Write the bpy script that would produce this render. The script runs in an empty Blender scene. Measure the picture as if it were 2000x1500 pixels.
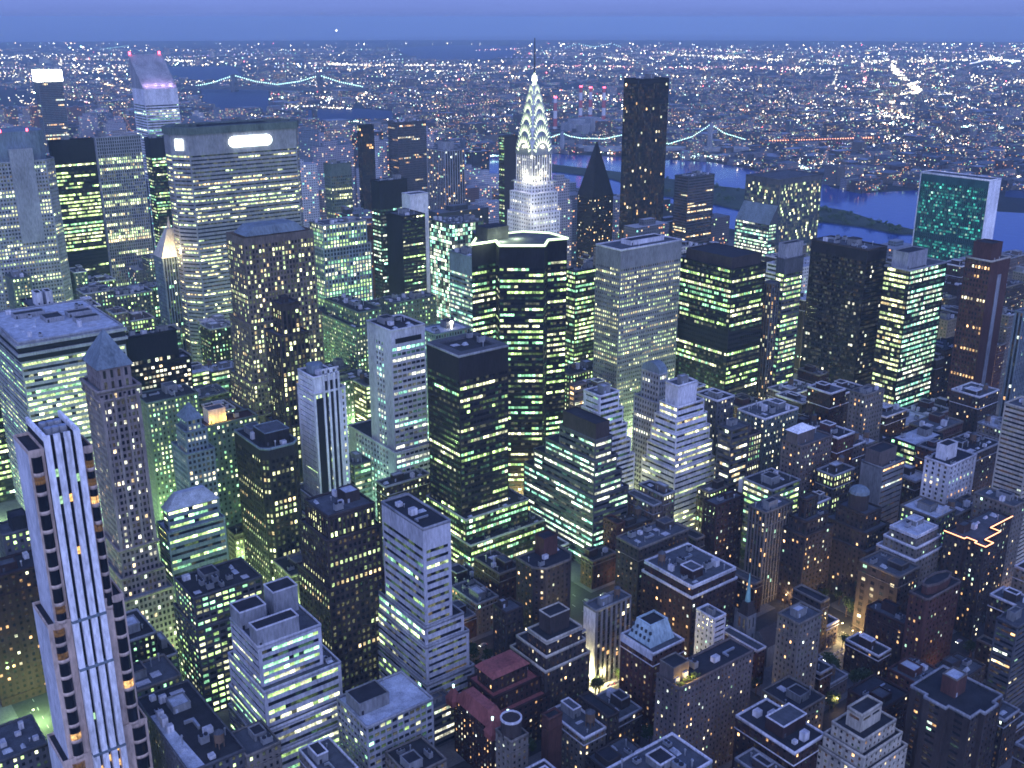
import bpy, bmesh, math, random
import numpy as np
from mathutils import Vector, noise as mnoise
R = math.radians
rnd = random.Random(7)
nrg = np.random.default_rng(11)
SC = bpy.context.scene
COL = SC.collection

# ------------------------------------------------------------------ camera, sky, light, exposure
YAW, PIT, F, CZ = R(37.45), R(19.0), 2080.0, 335.0        # focal length in pixels of a 2000 px wide frame
cam = bpy.data.cameras.new('camera'); camo = bpy.data.objects.new('camera', cam); COL.objects.link(camo)
camo.location = (0, 0, CZ); camo.rotation_euler = (R(90) - PIT, 0, -YAW)
cam.sensor_width = 36; cam.lens = F / 2000 * 36; cam.clip_start = 1; cam.clip_end = 80000
SC.camera = camo
SC.view_settings.view_transform = 'Standard'; SC.view_settings.look = 'None'
SC.view_settings.exposure = 0.8; SC.view_settings.gamma = 1
SC.render.engine = 'CYCLES'
cy = SC.cycles
cy.use_denoising = True
try: cy.denoiser = 'OPENIMAGEDENOISE'
except Exception: pass
cy.max_bounces = 5; cy.diffuse_bounces = 2; cy.glossy_bounces = 2; cy.volume_bounces = 0; cy.transmission_bounces = 2
cy.sample_clamp_indirect = 3; cy.caustics_reflective = False; cy.caustics_refractive = False
cy.pixel_filter_type = 'BLACKMAN_HARRIS'; cy.filter_width = 1.7
W = bpy.data.worlds.new('World'); SC.world = W; W.use_nodes = True
wn = W.node_tree; wn.nodes.clear()
sky = wn.nodes.new('ShaderNodeTexSky'); sky.sky_type = 'NISHITA'; sky.sun_disc = False
SUN_EL, SUN_AZ = R(1.0), R(212)                           # the last light behind the camera, to its left
sky.sun_elevation = SUN_EL; sky.sun_rotation = SUN_AZ
sky.altitude = 300; sky.air_density = 1.0; sky.dust_density = 0.6; sky.ozone_density = 6.0
def _n(t, **kw):
    n = wn.nodes.new(t)
    for k, v in kw.items(): setattr(n, k, v)
    return n
def _m(op, a, b=None):
    n = _n('ShaderNodeMath', operation=op)
    for i, t in enumerate((a, b)):
        if t is None: continue
        if isinstance(t, (int, float)): n.inputs[i].default_value = t
        else: wn.links.new(t, n.inputs[i])
    return n.outputs[0]
tc = _n('ShaderNodeTexCoord'); sx = _n('ShaderNodeSeparateXYZ'); wn.links.new(tc.outputs['Generated'], sx.inputs[0])
el = _n('ShaderNodeMapRange'); el.inputs[1].default_value = -.05; el.inputs[2].default_value = 1; wn.links.new(sx.outputs[2], el.inputs[0])
rmp = _n('ShaderNodeValToRGB'); e_ = rmp.color_ramp                   # blue hour: violet blue at the horizon, deeper overhead
e_.elements[0].position = .0; e_.elements[0].color = (.04, .065, .20, 1)
e_.elements[1].position = 1; e_.elements[1].color = (.025, .055, .24, 1)
for p_, c_ in ((.0286, (.045, .072, .22, 1)), (.0476, (.088, .132, .35, 1)), (.064, (.112, .170, .44, 1)), (.35, (.055, .105, .40, 1))):
    x_ = e_.elements.new(p_); x_.color = c_
wn.links.new(el.outputs[0], rmp.inputs[0])
dt = _n('ShaderNodeVectorMath', operation='DOT_PRODUCT'); wn.links.new(tc.outputs['Generated'], dt.inputs[0])
dt.inputs[1].default_value = (math.sin(SUN_AZ), math.cos(SUN_AZ), .12)   # afterglow of the sunset, behind the camera
gl = _m('POWER', _m('MAXIMUM', _m('ADD', _m('MULTIPLY', dt.outputs['Value'], .7), .3), 0), 2.0)
gw = _n('ShaderNodeMix', data_type='RGBA', blend_type='ADD'); gw.inputs[0].default_value = 1
gc = _n('ShaderNodeVectorMath', operation='SCALE'); gc.inputs[0].default_value = (.62, .76, 1.32); wn.links.new(gl, gc.inputs['Scale'])
wn.links.new(rmp.outputs[0], gw.inputs[6]); wn.links.new(gc.outputs[0], gw.inputs[7])
nsk = _n('ShaderNodeMix', data_type='RGBA', blend_type='ADD'); nsk.inputs[0].default_value = .05    # the twilight scattering itself
mpn = _n('ShaderNodeMapping'); mpn.inputs['Scale'].default_value = (3, 3, 60); wn.links.new(tc.outputs['Generated'], mpn.inputs[0])
cn = _n('ShaderNodeTexNoise'); cn.inputs['Scale'].default_value = 2; cn.inputs['Detail'].default_value = 4; wn.links.new(mpn.outputs[0], cn.inputs['Vector'])   # thin uneven veils low in the sky
cm = _n('ShaderNodeMapRange'); cm.inputs[1].default_value = .3; cm.inputs[2].default_value = .7; cm.inputs[3].default_value = .97; cm.inputs[4].default_value = 1.03; wn.links.new(cn.outputs['Fac'], cm.inputs[0])
cs = _n('ShaderNodeVectorMath', operation='SCALE'); wn.links.new(gw.outputs[2], cs.inputs[0]); wn.links.new(cm.outputs[0], cs.inputs['Scale'])
wn.links.new(cs.outputs[0], nsk.inputs[6]); wn.links.new(sky.outputs[0], nsk.inputs[7])
bg = _n('ShaderNodeBackground'); bg.inputs[1].default_value = 1.0
wo = _n('ShaderNodeOutputWorld')
wn.links.new(nsk.outputs[2], bg.inputs[0]); wn.links.new(bg.outputs[0], wo.inputs[0])
sl = bpy.data.lights.new('sun', 'SUN'); sl.energy = 0.06; sl.angle = R(30); sl.color = (1, .82, .8)
so = bpy.data.objects.new('sun', sl); COL.objects.link(so)
sd = Vector((math.sin(SUN_AZ) * math.cos(R(12)), math.cos(SUN_AZ) * math.cos(R(12)), math.sin(R(12))))
so.rotation_euler = sd.to_track_quat('Z', 'Y').to_euler()

# ------------------------------------------------------------------ picture <-> world
_fw = np.array([math.sin(YAW) * math.cos(PIT), math.cos(YAW) * math.cos(PIT), -math.sin(PIT)])
_rt = np.array([math.cos(YAW), -math.sin(YAW), 0.]); _up = np.cross(_rt, _fw)
def at(u, v, z):
    d = _fw + _rt * (u - 1000) / F + _up * (750 - v) / F
    t = (z - CZ) / d[2]
    return d[0] * t, d[1] * t
def pr(x, y, z):
    d = np.array([x, y, z - CZ]); k = d @ _fw
    return 1000 + F * (d @ _rt) / k, 750 - F * (d @ _up) / k
def ext(P, z, axis, ut):
    a = np.array([1., 0, 0]) if axis == 0 else np.array([0, 1., 0])
    d0 = np.array([P[0], P[1], z - CZ]); c = (ut - 1000) / F
    return float((c * (d0 @ _fw) - d0 @ _rt) / (a @ _rt - c * (a @ _fw)))
def zat(x, y, v):
    c = (750 - v) / F; d0 = np.array([x, y, -CZ]); a = np.array([0, 0, 1.])
    return float((c * (d0 @ _fw) - d0 @ _up) / (a @ _up - c * (a @ _fw)))

# ------------------------------------------------------------------ materials
MATS = {}
def nodes(name):
    m = bpy.data.materials.new(name); m.use_nodes = True; nt = m.node_tree
    return m, nt, nt.nodes['Principled BSDF']
def wallmat(name, col, rough=.85, amt=.45, scale=.10, metal=0.0, streak=True):
    m, nt, b = nodes(name); N = nt.nodes.new; L = nt.links.new
    tc = N('ShaderNodeTexCoord'); mp = N('ShaderNodeMapping'); mp.inputs['Scale'].default_value = (1, 1, .25 if streak else 1)
    n1 = N('ShaderNodeTexNoise'); n1.inputs['Scale'].default_value = scale; n1.inputs['Detail'].default_value = 6
    n2 = N('ShaderNodeTexNoise'); n2.inputs['Scale'].default_value = scale * 9; n2.inputs['Detail'].default_value = 3
    L(tc.outputs['Object'], mp.inputs[0]); L(mp.outputs[0], n1.inputs['Vector']); L(mp.outputs[0], n2.inputs['Vector'])
    ad = N('ShaderNodeMath'); ad.operation = 'ADD'; L(n1.outputs['Fac'], ad.inputs[0]); L(n2.outputs['Fac'], ad.inputs[1])
    mr = N('ShaderNodeMapRange'); mr.inputs[1].default_value = .65; mr.inputs[2].default_value = 1.35
    mr.inputs[3].default_value = 1 - amt; mr.inputs[4].default_value = 1 + amt
    L(ad.outputs[0], mr.inputs[0])
    mx = N('ShaderNodeVectorMath'); mx.operation = 'SCALE'; mx.inputs[0].default_value = col[:3]
    L(mr.outputs[0], mx.inputs['Scale']); L(mx.outputs[0], b.inputs['Base Color'])
    b.inputs['Roughness'].default_value = rough; b.inputs['Metallic'].default_value = metal; b.inputs['Specular IOR Level'].default_value = .2
    MATS[name] = m; return m
def glassmat(name, col, rough=.12):
    m, nt, b = nodes(name); N = nt.nodes.new; L = nt.links.new
    b.inputs['Base Color'].default_value = (*col, 1); b.inputs['Roughness'].default_value = rough; b.inputs['Specular IOR Level'].default_value = .3
    a = N('ShaderNodeAttribute'); a.attribute_name = 'lit'
    tc = N('ShaderNodeTexCoord'); n1 = N('ShaderNodeTexNoise'); n1.inputs['Scale'].default_value = .8; n1.inputs['Detail'].default_value = 2
    L(tc.outputs['Object'], n1.inputs['Vector'])
    mr = N('ShaderNodeMapRange'); mr.inputs[1].default_value = .3; mr.inputs[2].default_value = .7; mr.inputs[3].default_value = .25; mr.inputs[4].default_value = 1.75
    L(n1.outputs['Fac'], mr.inputs[0]); L(a.outputs['Color'], b.inputs['Emission Color']); L(mr.outputs[0], b.inputs['Emission Strength'])
    m.cycles.emission_sampling = 'NONE'
    MATS[name] = m; return m
def lampmat(name, col, s, sample=False):
    m, nt, b = nodes(name); b.inputs['Base Color'].default_value = (.6, .6, .6, 1)
    b.inputs['Emission Color'].default_value = (*col, 1); b.inputs['Emission Strength'].default_value = s
    if not sample: m.cycles.emission_sampling = 'NONE'
    MATS[name] = m; return m
def attrlamp(name, k=1.0):
    m, nt, b = nodes(name); a = nt.nodes.new('ShaderNodeAttribute'); a.attribute_name = 'lit'
    b.inputs['Base Color'].default_value = (.3, .3, .3, 1)
    nt.links.new(a.outputs['Color'], b.inputs['Emission Color']); b.inputs['Emission Strength'].default_value = k
    m.cycles.emission_sampling = 'NONE'; MATS[name] = m; return m
WC = dict(brown=(0.123, 0.097, 0.091), tan=(0.558, 0.414, 0.333), cream=(0.425, 0.383, 0.323), white=(0.570, 0.551, 0.589), lav=(0.266, 0.266, 0.288), zinc=(.38, .48, .52), pale=(.43, .42, .46), grey=(0.196, 0.196, 0.203), tealwall=(0.026, 0.083, 0.083), conc=(0.211, 0.207, 0.224),
          dgrey=(0.081, 0.081, 0.090), black=(0.015, 0.015, 0.018), brick=(0.083, 0.038, 0.032), dbrick=(0.039, 0.021, 0.020), redroof=(0.240, 0.078, 0.072), slate=(0.154, 0.189, 0.217),
          greenstone=(0.098, 0.120, 0.109), copper=(.25, .45, .42), bronze=(0.022, 0.019, 0.020), umber=(0.048, 0.037, 0.035), sand=(0.153, 0.134, 0.118), taupe=(0.234, 0.192, 0.182), marble=(.80, .77, .79))
for k, c in WC.items(): wallmat(k, c)
wallmat('roof_light', (.40, .42, .48), .9, .5, .25, streak=False); wallmat('roof_mid', (.075, .08, .092), .9, .5, .25, streak=False)
wallmat('roof_dark', (.028, .028, .035), .9, .5, .25, streak=False); wallmat('roof_tar', (.028, .028, .032), .8, .5, .25, streak=False)
wallmat('metal_duct', (.5, .5, .52), .4, .3, .5, .7, False); wallmat('wood_tank', (.14, .09, .06), .9, .5, .8)
wallmat('steel', (.6, .6, .58), .3, .2, .3, .9)
glassmat('glass_dark', (.012, .014, .018)); glassmat('glass_green', (.01, .05, .045)); glassmat('glass_blue', (.03, .05, .08)); glassmat('glass_grey', (.05, .055, .06), .2)
lampmat('lamp_white', (1, 1, .88), 6); lampmat('lamp_green', (.72, 1, .55), 5); lampmat('lamp_warm', (1, .62, .25), 5); lampmat('lamp_teal', (.55, 1, .86), 2.6)
lampmat('lamp_red', (1, .05, .08), 6); lampmat('lamp_cream', (.84, 1, .50), 1.05); lampmat('lamp_edge', (.72, 1, .42), 1.3); lampmat('lamp_gold', (1, .75, .15), 2.5)
lampmat('sign_white', (.86, 1, .93), 4); lampmat('lamp_orange', (1, .33, .08), 3)
attrlamp('city_lamp')

PAL = dict(
 green=[((.62, .98, .32), .4), ((.97, 1, .60), .35), ((.36, .88, .46), .25)],
 lime=[((.70, .97, .36), .5), ((.92, 1, .55), .35), ((.36, .8, .38), .15)],
 yellow=[((.97, 1, .50), .5), ((.74, 1, .44), .38), ((1, .76, .36), .12)],
 white=[((1, .97, .72), .6), ((.85, 1, .70), .25), ((1, .75, .4), .15)],
 teal=[((.36, .95, .66), .35), ((.62, 1, .62), .3), ((.95, 1, .75), .35)],
 un=[((.05, .55, .42), .6), ((.12, .80, .60), .3), ((.6, 1, .75), .1)],
 warm=[((1, .58, .24), .5), ((1, .85, .5), .3), ((.95, 1, .65), .2)],
 home=[((1, .55, .22), .4), ((1, .85, .52), .35), ((.8, .95, .8), .15), ((.5, .9, .6), .1)])

# ------------------------------------------------------------------ mesh building with quads
class MB:
    def __init__(s): s.q = []; s.m = []; s.c = []; s.ng = []
    def quads(s, A, mat=0, lit=None):
        A = np.asarray(A, float).reshape(-1, 4, 3); s.q.append(A); s.m.append(np.full(len(A), mat))
        s.c.append(np.zeros((len(A), 3)) if lit is None else np.asarray(lit, float).reshape(-1, 3))
    def ngon(s, pts, mat=0): s.ng.append((pts, mat))
    def box(s, x0, y0, z0, x1, y1, z1, mat=0, bottom=False, top=True, topmat=None):
        p = lambda x, y, z: (x, y, z)
        Q = [[p(x0, y0, z0), p(x1, y0, z0), p(x1, y0, z1), p(x0, y0, z1)], [p(x1, y0, z0), p(x1, y1, z0), p(x1, y1, z1), p(x1, y0, z1)],
             [p(x1, y1, z0), p(x0, y1, z0), p(x0, y1, z1), p(x1, y1, z1)], [p(x0, y1, z0), p(x0, y0, z0), p(x0, y0, z1), p(x0, y1, z1)]]
        s.quads(Q, mat)
        if top: s.quads([[p(x0, y0, z1), p(x1, y0, z1), p(x1, y1, z1), p(x0, y1, z1)]], mat if topmat is None else topmat)
        if bottom: s.quads([[p(x0, y1, z0), p(x1, y1, z0), p(x1, y0, z0), p(x0, y0, z0)]], mat)
    def frustum(s, r0, r1, z0, z1, mat=0, cap=True):           # two rectangles (x0,y0,x1,y1)
        a = [(r0[0], r0[1], z0), (r0[2], r0[1], z0), (r0[2], r0[3], z0), (r0[0], r0[3], z0)]
        b = [(r1[0], r1[1], z1), (r1[2], r1[1], z1), (r1[2], r1[3], z1), (r1[0], r1[3], z1)]
        s.quads([[a[i], a[(i + 1) % 4], b[(i + 1) % 4], b[i]] for i in range(4)], mat)
        if cap: s.quads([b], mat)
    def tube(s, a, b, r0, r1=None, n=8, mat=0, cap=True):
        r1 = r0 if r1 is None else r1; a = Vector(a); b = Vector(b); d = (b - a).normalized()
        e = d.orthogonal().normalized(); f = d.cross(e)
        ra = [a + (e * math.cos(2 * math.pi * i / n) + f * math.sin(2 * math.pi * i / n)) * r0 for i in range(n)]
        rb = [b + (e * math.cos(2 * math.pi * i / n) + f * math.sin(2 * math.pi * i / n)) * r1 for i in range(n)]
        s.quads([[ra[i][:], ra[(i + 1) % n][:], rb[(i + 1) % n][:], rb[i][:]] for i in range(n)], mat)
        if cap: s.ngon([v[:] for v in rb], mat); s.ngon([v[:] for v in ra][::-1], mat)
    def prism(s, poly, z0, z1, mat=0, topmat=None):
        n = len(poly)
        s.quads([[(*poly[i], z0), (*poly[(i + 1) % n], z0), (*poly[(i + 1) % n], z1), (*poly[i], z1)] for i in range(n)], mat)
        s.ngon([(*p, z1) for p in poly], mat if topmat is None else topmat)
    def build(s, name, mats, parent=None, lit=False, loc=None, uv=None):
        me = bpy.data.meshes.new(name)
        Q = np.concatenate(s.q) if s.q else np.zeros((0, 4, 3))
        nq = len(Q); V = [Q.reshape(-1, 3)]; tot = [4] * nq; mi = list(np.concatenate(s.m)) if nq else []
        nv = nq * 4
        for pts, m in s.ng:
            V.append(np.array(pts, float)); tot.append(len(pts)); mi.append(m); nv += len(pts)
        V = np.concatenate(V)
        me.vertices.add(nv); me.vertices.foreach_set('co', V.ravel())
        me.loops.add(nv); me.loops.foreach_set('vertex_index', np.arange(nv, dtype=np.int32))
        tot = np.array(tot, dtype=np.int32); st = np.concatenate([[0], np.cumsum(tot)[:-1]]).astype(np.int32)
        me.polygons.add(len(tot)); me.polygons.foreach_set('loop_start', st)
        try: me.polygons.foreach_set('loop_total', tot)
        except Exception: pass
        me.polygons.foreach_set('material_index', np.array(mi, dtype=np.int32))
        if lit:
            a = me.attributes.new('lit', 'FLOAT_COLOR', 'FACE'); c = np.ones((len(tot), 4)); c[:, :3] = 0
            c[:nq, :3] = np.concatenate(s.c); a.data.foreach_set('color', c.ravel().astype(np.float32))
        if uv is not None:
            l = me.uv_layers.new(name='UVMap'); l.data.foreach_set('uv', np.asarray(uv, np.float32).ravel())
        me.update(calc_edges=True)
        for m in (mats if isinstance(mats, (list, tuple)) else [mats]): me.materials.append(MATS[m] if isinstance(m, str) else m)
        o = bpy.data.objects.new(name, me); COL.objects.link(o)
        if parent is not None: o.parent = parent
        if loc is not None: o.location = loc
        return o
def weld(o):
    bm = bmesh.new(); bm.from_mesh(o.data); bmesh.ops.remove_doubles(bm, verts=bm.verts, dist=.002); bm.to_mesh(o.data); bm.free(); return o
def tag(o, label, cat, group=None, kind=None):
    if label: o['label'] = label
    if cat: o['category'] = cat
    if group: o['group'] = group
    if kind: o['kind'] = kind
    return o
def thing(name, label, cat, loc=(0, 0, 0), group=None):
    o = bpy.data.objects.new(name, None); COL.objects.link(o); o.location = loc; o.empty_display_size = 5
    return tag(o, label, cat, group)
def inst(src, parent, loc, rz=0, s=1.0):
    c = src.copy(); COL.objects.link(c); c.parent = parent; c.location = loc; c.rotation_euler = (0, 0, rz)
    c.scale = (s, s, s) if not isinstance(s, tuple) else s; return c

# ------------------------------------------------------------------ facades with real, recessed windows
BASE = dict(fh=3.8, bw=3.2, wx=(.18, .82), wz=(.25, .85), rec=.35, p=.4, mode='rand', pal='green', crown=0., base=0., m=.6, vert=False, bands=(), k=1.0, glass='glass_dark', dark=None)
def S(**kw): d = dict(BASE); d.update(kw); return d
ST = dict(
 punch=S(fh=3.5, bw=3.0, wx=(.28, .72), wz=(.28, .8), pal='white', p=.3),
 brickhome=S(fh=3.2, bw=3.2, wx=(.3, .7), wz=(.28, .78), pal='home', p=.2, rec=.25, k=.9),
 ribbon=S(fh=3.9, bw=2.6, wx=(.0, 1.), wz=(.36, .86), mode='rows', p=.45, m=.8),
 curtain=S(fh=3.9, bw=2.2, wx=(.08, .92), wz=(.14, .9), mode='rows', p=.35, rec=.15),
 darkrib=S(fh=4.0, bw=2.4, wx=(.04, .96), wz=(.4, .9), mode='rows', p=.32, rec=.25, pal='green'),
 grid=S(fh=3.8, bw=2.6, wx=(.2, .8), wz=(.2, .8), rec=.5, p=.35, mode='rows'),
 piers=S(fh=3.6, bw=2.6, wx=(.32, .9), wz=(.2, .9), vert=True, rec=.5, p=.4))
def litgrid(nz, nx, st, rows_ok):
    p, pal = min(.95, st['p'] * (.7 if st['pal'] in ('home', 'warm') else 1.2 if st['pal'] in ('green', 'teal', 'yellow') and st['p'] > .15 else 1)), PAL[st['pal']]
    cols = np.array([c for c, w in pal]); wts = np.array([w for c, w in pal])
    on = np.zeros((nz, nx), bool); ci = nrg.choice(len(pal), (nz, nx), p=wts / wts.sum())
    if st['mode'] == 'rand':
        rp = np.clip(p * nrg.lognormal(0, .35, nz), 0, .97)
        on = nrg.random((nz, nx)) < rp[:, None]
    else:
        a = max(.25, 2.2 * p); rp = nrg.beta(a, max(.2, a * (1 - p) / max(p, .02)), nz)
        rc = nrg.choice(len(pal), nz, p=wts / wts.sum())
        for i in range(nz):
            s = nrg.random() < rp[i]
            for j in range(nx):
                if nrg.random() > .86: s = nrg.random() < rp[i]
                on[i, j] = s and nrg.random() < .93
            sel = nrg.random(nx) < .65; ci[i, sel] = rc[i]
    on &= rows_ok[:, None]
    inten = nrg.lognormal(-.25, .65, (nz, nx)) * st['k'] * 1.1
    C = cols[ci] * inten[..., None] * on[..., None]
    # faint glow put into unlit panes, which tints the facades
    C += (~on & rows_ok[:, None])[..., None] * cols[ci] * (nrg.random((nz, nx, 1)) < .6) * (.09 if st['pal'] in ('green', 'teal', 'yellow', 'un') else .04) * nrg.random((nz, nx, 1))
    return C
def facade(wb, gb, o, ux, Wd, z0, z1, st):
    """o: bottom-left corner seen from outside, ux: unit vector to the right; wb: wall quads, gb: panes."""
    ux = np.array([ux[0], ux[1], 0.]); n = np.array([ux[1], -ux[0], 0.]); o = np.array([o[0], o[1], 0.])
    def q(xa, xb, za, zb, da=0., db=None):
        xa, xb, za, zb = np.broadcast_arrays(*[np.asarray(t, float) for t in (xa, xb, za, zb)])
        xa, xb, za, zb = [t.ravel() for t in (xa, xb, za, zb)]
        pt = lambda x, z, d: o + x[:, None] * ux + z[:, None] * np.array([0, 0, 1.]) - d * n
        return np.stack([pt(xa, za, da), pt(xb, za, da), pt(xb, zb, da), pt(xa, zb, da)], 1)
    zt, zb = z1 - st['crown'], z0 + st['base']; m = st['m']
    if Wd < 2 * m + 1.2 or zt - zb < 2.2: wb.quads(q([0], [Wd], [z0], [z1])); return
    nx = max(1, round((Wd - 2 * m) / st['bw'])); nz = max(1, round((zt - zb) / st['fh'])); cw = (Wd - 2 * m) / nx; ch = (zt - zb) / nz
    if st['crown'] > 0: wb.quads(q([0], [Wd], [zt], [z1]))
    if st['base'] > 0: wb.quads(q([0], [Wd], [z0], [zb]))
    wb.quads(q([0, Wd - m], [m, Wd], [zb, zb], [zt, zt]))
    i = np.arange(nx); j = np.arange(nz)
    rows_ok = np.ones(nz, bool)
    for lo, hi in st['bands']: rows_ok &= ~(((j + .5) / nz > lo) & ((j + .5) / nz < hi))
    w0, w1 = st['wx']; h0, h1 = st['wz']
    xl, xr = m + (i + w0) * cw, m + (i + w1) * cw; zl, zr = zb + (j + h0) * ch, zb + (j + h1) * ch
    XL, ZL = np.meshgrid(xl, zl); XR, ZR = np.meshgrid(xr, zr); r = st['rec']
    if st['vert']:                                            # unbroken piers, spandrels set back in the window strip
        px0 = np.concatenate([[m], xr]); px1 = np.concatenate([xl, [Wd - m]])
        ok = px1 - px0 > .01; wb.quads(q(px0[ok], px1[ok], zb, zt))
        for xx, a, b in ((xl, 0, r), (xr, r, 0)):
            pt = lambda d, z: o + xx[:, None] * ux + np.array([0, 0, z]) - d * n
            wb.quads(np.stack([pt(a, zb), pt(b, zb), pt(b, zt), pt(a, zt)], 1))
        sz0 = np.concatenate([[zb], zr]); sz1 = np.concatenate([zl, [zt]])
        A, B = np.meshgrid(xl, sz0); A2, B2 = np.meshgrid(xr, sz1); wb.quads(q(A, A2, B, B2, r * .6), 1)
        gb.quads(q(XL, XR, ZL, ZR, r), 0, litgrid(nz, nx, st, rows_ok)); return
    sz0 = np.concatenate([[zb], zr]); sz1 = np.concatenate([zl, [zt]])
    wb.quads(q(np.full(nz + 1, m), np.full(nz + 1, Wd - m), sz0, sz1))            # spandrels, one strip per storey
    ribbon = w0 <= .001
    if not ribbon:
        px0 = np.concatenate([[m], xr]); px1 = np.concatenate([xl, [Wd - m]])
        A, B = np.meshgrid(px0, zl); A2, B2 = np.meshgrid(px1, zr); ok = (A2 - A) > .01
        wb.quads(q(A[ok], A2[ok], B[ok], B2[ok]))
        def jamb(X, a, b):
            x = X.ravel(); za, zb_ = ZL.ravel(), ZR.ravel()
            pt = lambda d, z: o + x[:, None] * ux + z[:, None] * np.array([0, 0, 1.]) - d * n
            return np.stack([pt(a, za), pt(b, za), pt(b, zb_), pt(a, zb_)], 1)
        if r > .2: wb.quads(jamb(XL, 0, r)); wb.quads(jamb(XR, r, 0))
        xa, xb, za, zc = XL.ravel(), XR.ravel(), ZL.ravel(), ZR.ravel()
    else:
        xa, xb, za, zc = np.full(nz, m), np.full(nz, Wd - m), zl, zr
        wb.quads(np.concatenate([np.stack([o + x * ux + np.array([0, 0, 1.]) * a_[..., None] - d_ * n for a_, d_ in ((za, d0), (za, d1), (zc, d1), (zc, d0))], 1)
                                 for x, d0, d1 in ((m, 0, r), (Wd - m, r, 0))]))
    if r > .1:
        pt = lambda x, z, d: o + x[:, None] * ux + z[:, None] * np.array([0, 0, 1.]) - d * n
        wb.quads(np.stack([pt(xa, za, 0), pt(xb, za, 0), pt(xb, za, r), pt(xa, za, r)], 1))
        wb.quads(np.stack([pt(xa, zc, r), pt(xb, zc, r), pt(xb, zc, 0), pt(xa, zc, 0)], 1))
    gb.quads(q(XL, XR, ZL, ZR, r), 0, litgrid(nz, nx, st, rows_ok))
def blank(wb, a, b, z0, z1, mat=0):
    wb.quads([[(*a, z0), (*b, z0), (*b, z1), (*a, z1)]], mat)
def ring(mb, poly, z0, z1, out=.15, inn=.45, mat=0):
    def off(d):
        P = []; n = len(poly)
        for i in range(n):
            a, b, c = [Vector(poly[(i + k) % n]) for k in (-1, 0, 1)]
            e1 = (b - a).normalized(); e2 = (c - b).normalized(); n1 = Vector((e1.y, -e1.x)); n2 = Vector((e2.y, -e2.x))
            k = 1 + n1.dot(n2); P.append(tuple(b + (n1 + n2) * (d / max(k, .3))))
        return P
    A, B = off(out), off(-inn); n = len(poly); Q = []
    for i in range(n):
        a, b, c, d = A[i], A[(i + 1) % n], B[(i + 1) % n], B[i]
        Q += [[(*a, z0), (*b, z0), (*b, z1), (*a, z1)], [(*a, z1), (*b, z1), (*c, z1), (*d, z1)], [(*c, z0), (*d, z0), (*d, z1), (*c, z1)],
              [(*b, z0), (*a, z0), (*d, z0), (*c, z0)]]
    mb.quads(Q, mat)

# prototypes of rooftop equipment (mesh data shared by every roof)
PROTO = {}
def proto(key, mb, mats): o = mb.build(key, mats); COL.objects.unlink(o); PROTO[key] = o
mb = MB()
for a in range(4): mb.box(-1.4 + 2.4 * (a % 2), -1.4 + 2.4 * (a // 2), 0, -1.0 + 2.4 * (a % 2), -1.0 + 2.4 * (a // 2), 3.0)
mb.tube((0, 0, 3), (0, 0, 7.2), 2.1, 2.0, 12, 0); mb.tube((0, 0, 7.2), (0, 0, 8.8), 2.25, .1, 12, 1)
proto('water_tank', mb, ['wood_tank', 'roof_mid'])
mb = MB(); mb.box(-2, -1.3, .3, 2, 1.3, 2.3, 0); mb.box(-1.9, -1.2, 0, 1.9, 1.2, .3, 1)
for x in (-1, 1): mb.tube((x, 0, 2.3), (x, 0, 2.7), .85, .85, 10, 1)
proto('air_handler', mb, ['metal_duct', 'roof_dark'])
mb = MB(); mb.box(-4, -.45, .3, 4, .45, 1.2, 0); mb.box(3.1, -.45, .3, 4, 3.2, 1.2, 0); mb.box(-3.5, -.3, 0, -3.1, .3, .3, 0)
proto('duct', mb, ['metal_duct'])
mb = MB(); mb.tube((0, 0, 0), (0, 0, 2.2), .3, .3, 8); mb.tube((0, 0, 2.2), (0, 0, 2.6), .55, .4, 8)
proto('vent_pipe', mb, ['metal_duct'])
mb = MB(); mb.frustum((-2, -1.2, 2, 1.2), (-1.2, -.3, 1.2, .3), 0, 1.1, 0); proto('skylight', mb, ['roof_light'])
mb = MB(); mb.box(-1.6, -1.3, 0, 1.6, 1.3, 2.6, 0, topmat=1); mb.box(-.5, -1.36, 0, .4, -1.31, 2, 1); proto('roof_shed', mb, ['white', 'pale'])
mb = MB(); mb.box(-2.6, -2.0, .12, 2.6, 2.0, .2, 0); mb.box(-2.7, -2.1, 0, 2.7, 2.1, .12, 0); proto('roof_deck', mb, ['pale'])
def bulkhead(root, x0, y0, x1, y1, z, h, mat='brick', roof='roof_mid', rim=None, name='bulkhead'):
    mb = MB(); mb.box(x0, y0, z, x1, y1, z + h, 0, top=False); mb.quads([[(x0, y0, z + h - .5), (x1, y0, z + h - .5), (x1, y1, z + h - .5), (x0, y1, z + h - .5)]], 1)
    ring(mb, [(x0, y0), (x1, y0), (x1, y1), (x0, y1)], z + h - .3, z + h + .25, .12, .4, 2)
    # a door and a louvre in the wall facing south
    if x1 - x0 > 3: mb.quads([[(x0 + 1, y0 - .05, z), (x0 + 2.1, y0 - .05, z), (x0 + 2.1, y0 - .05, z + min(2.2, h * .7)), (x0 + 1, y0 - .05, z + min(2.2, h * .7))]], 1)
    return mb.build(name, [mat, roof, rim or mat], root)
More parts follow.
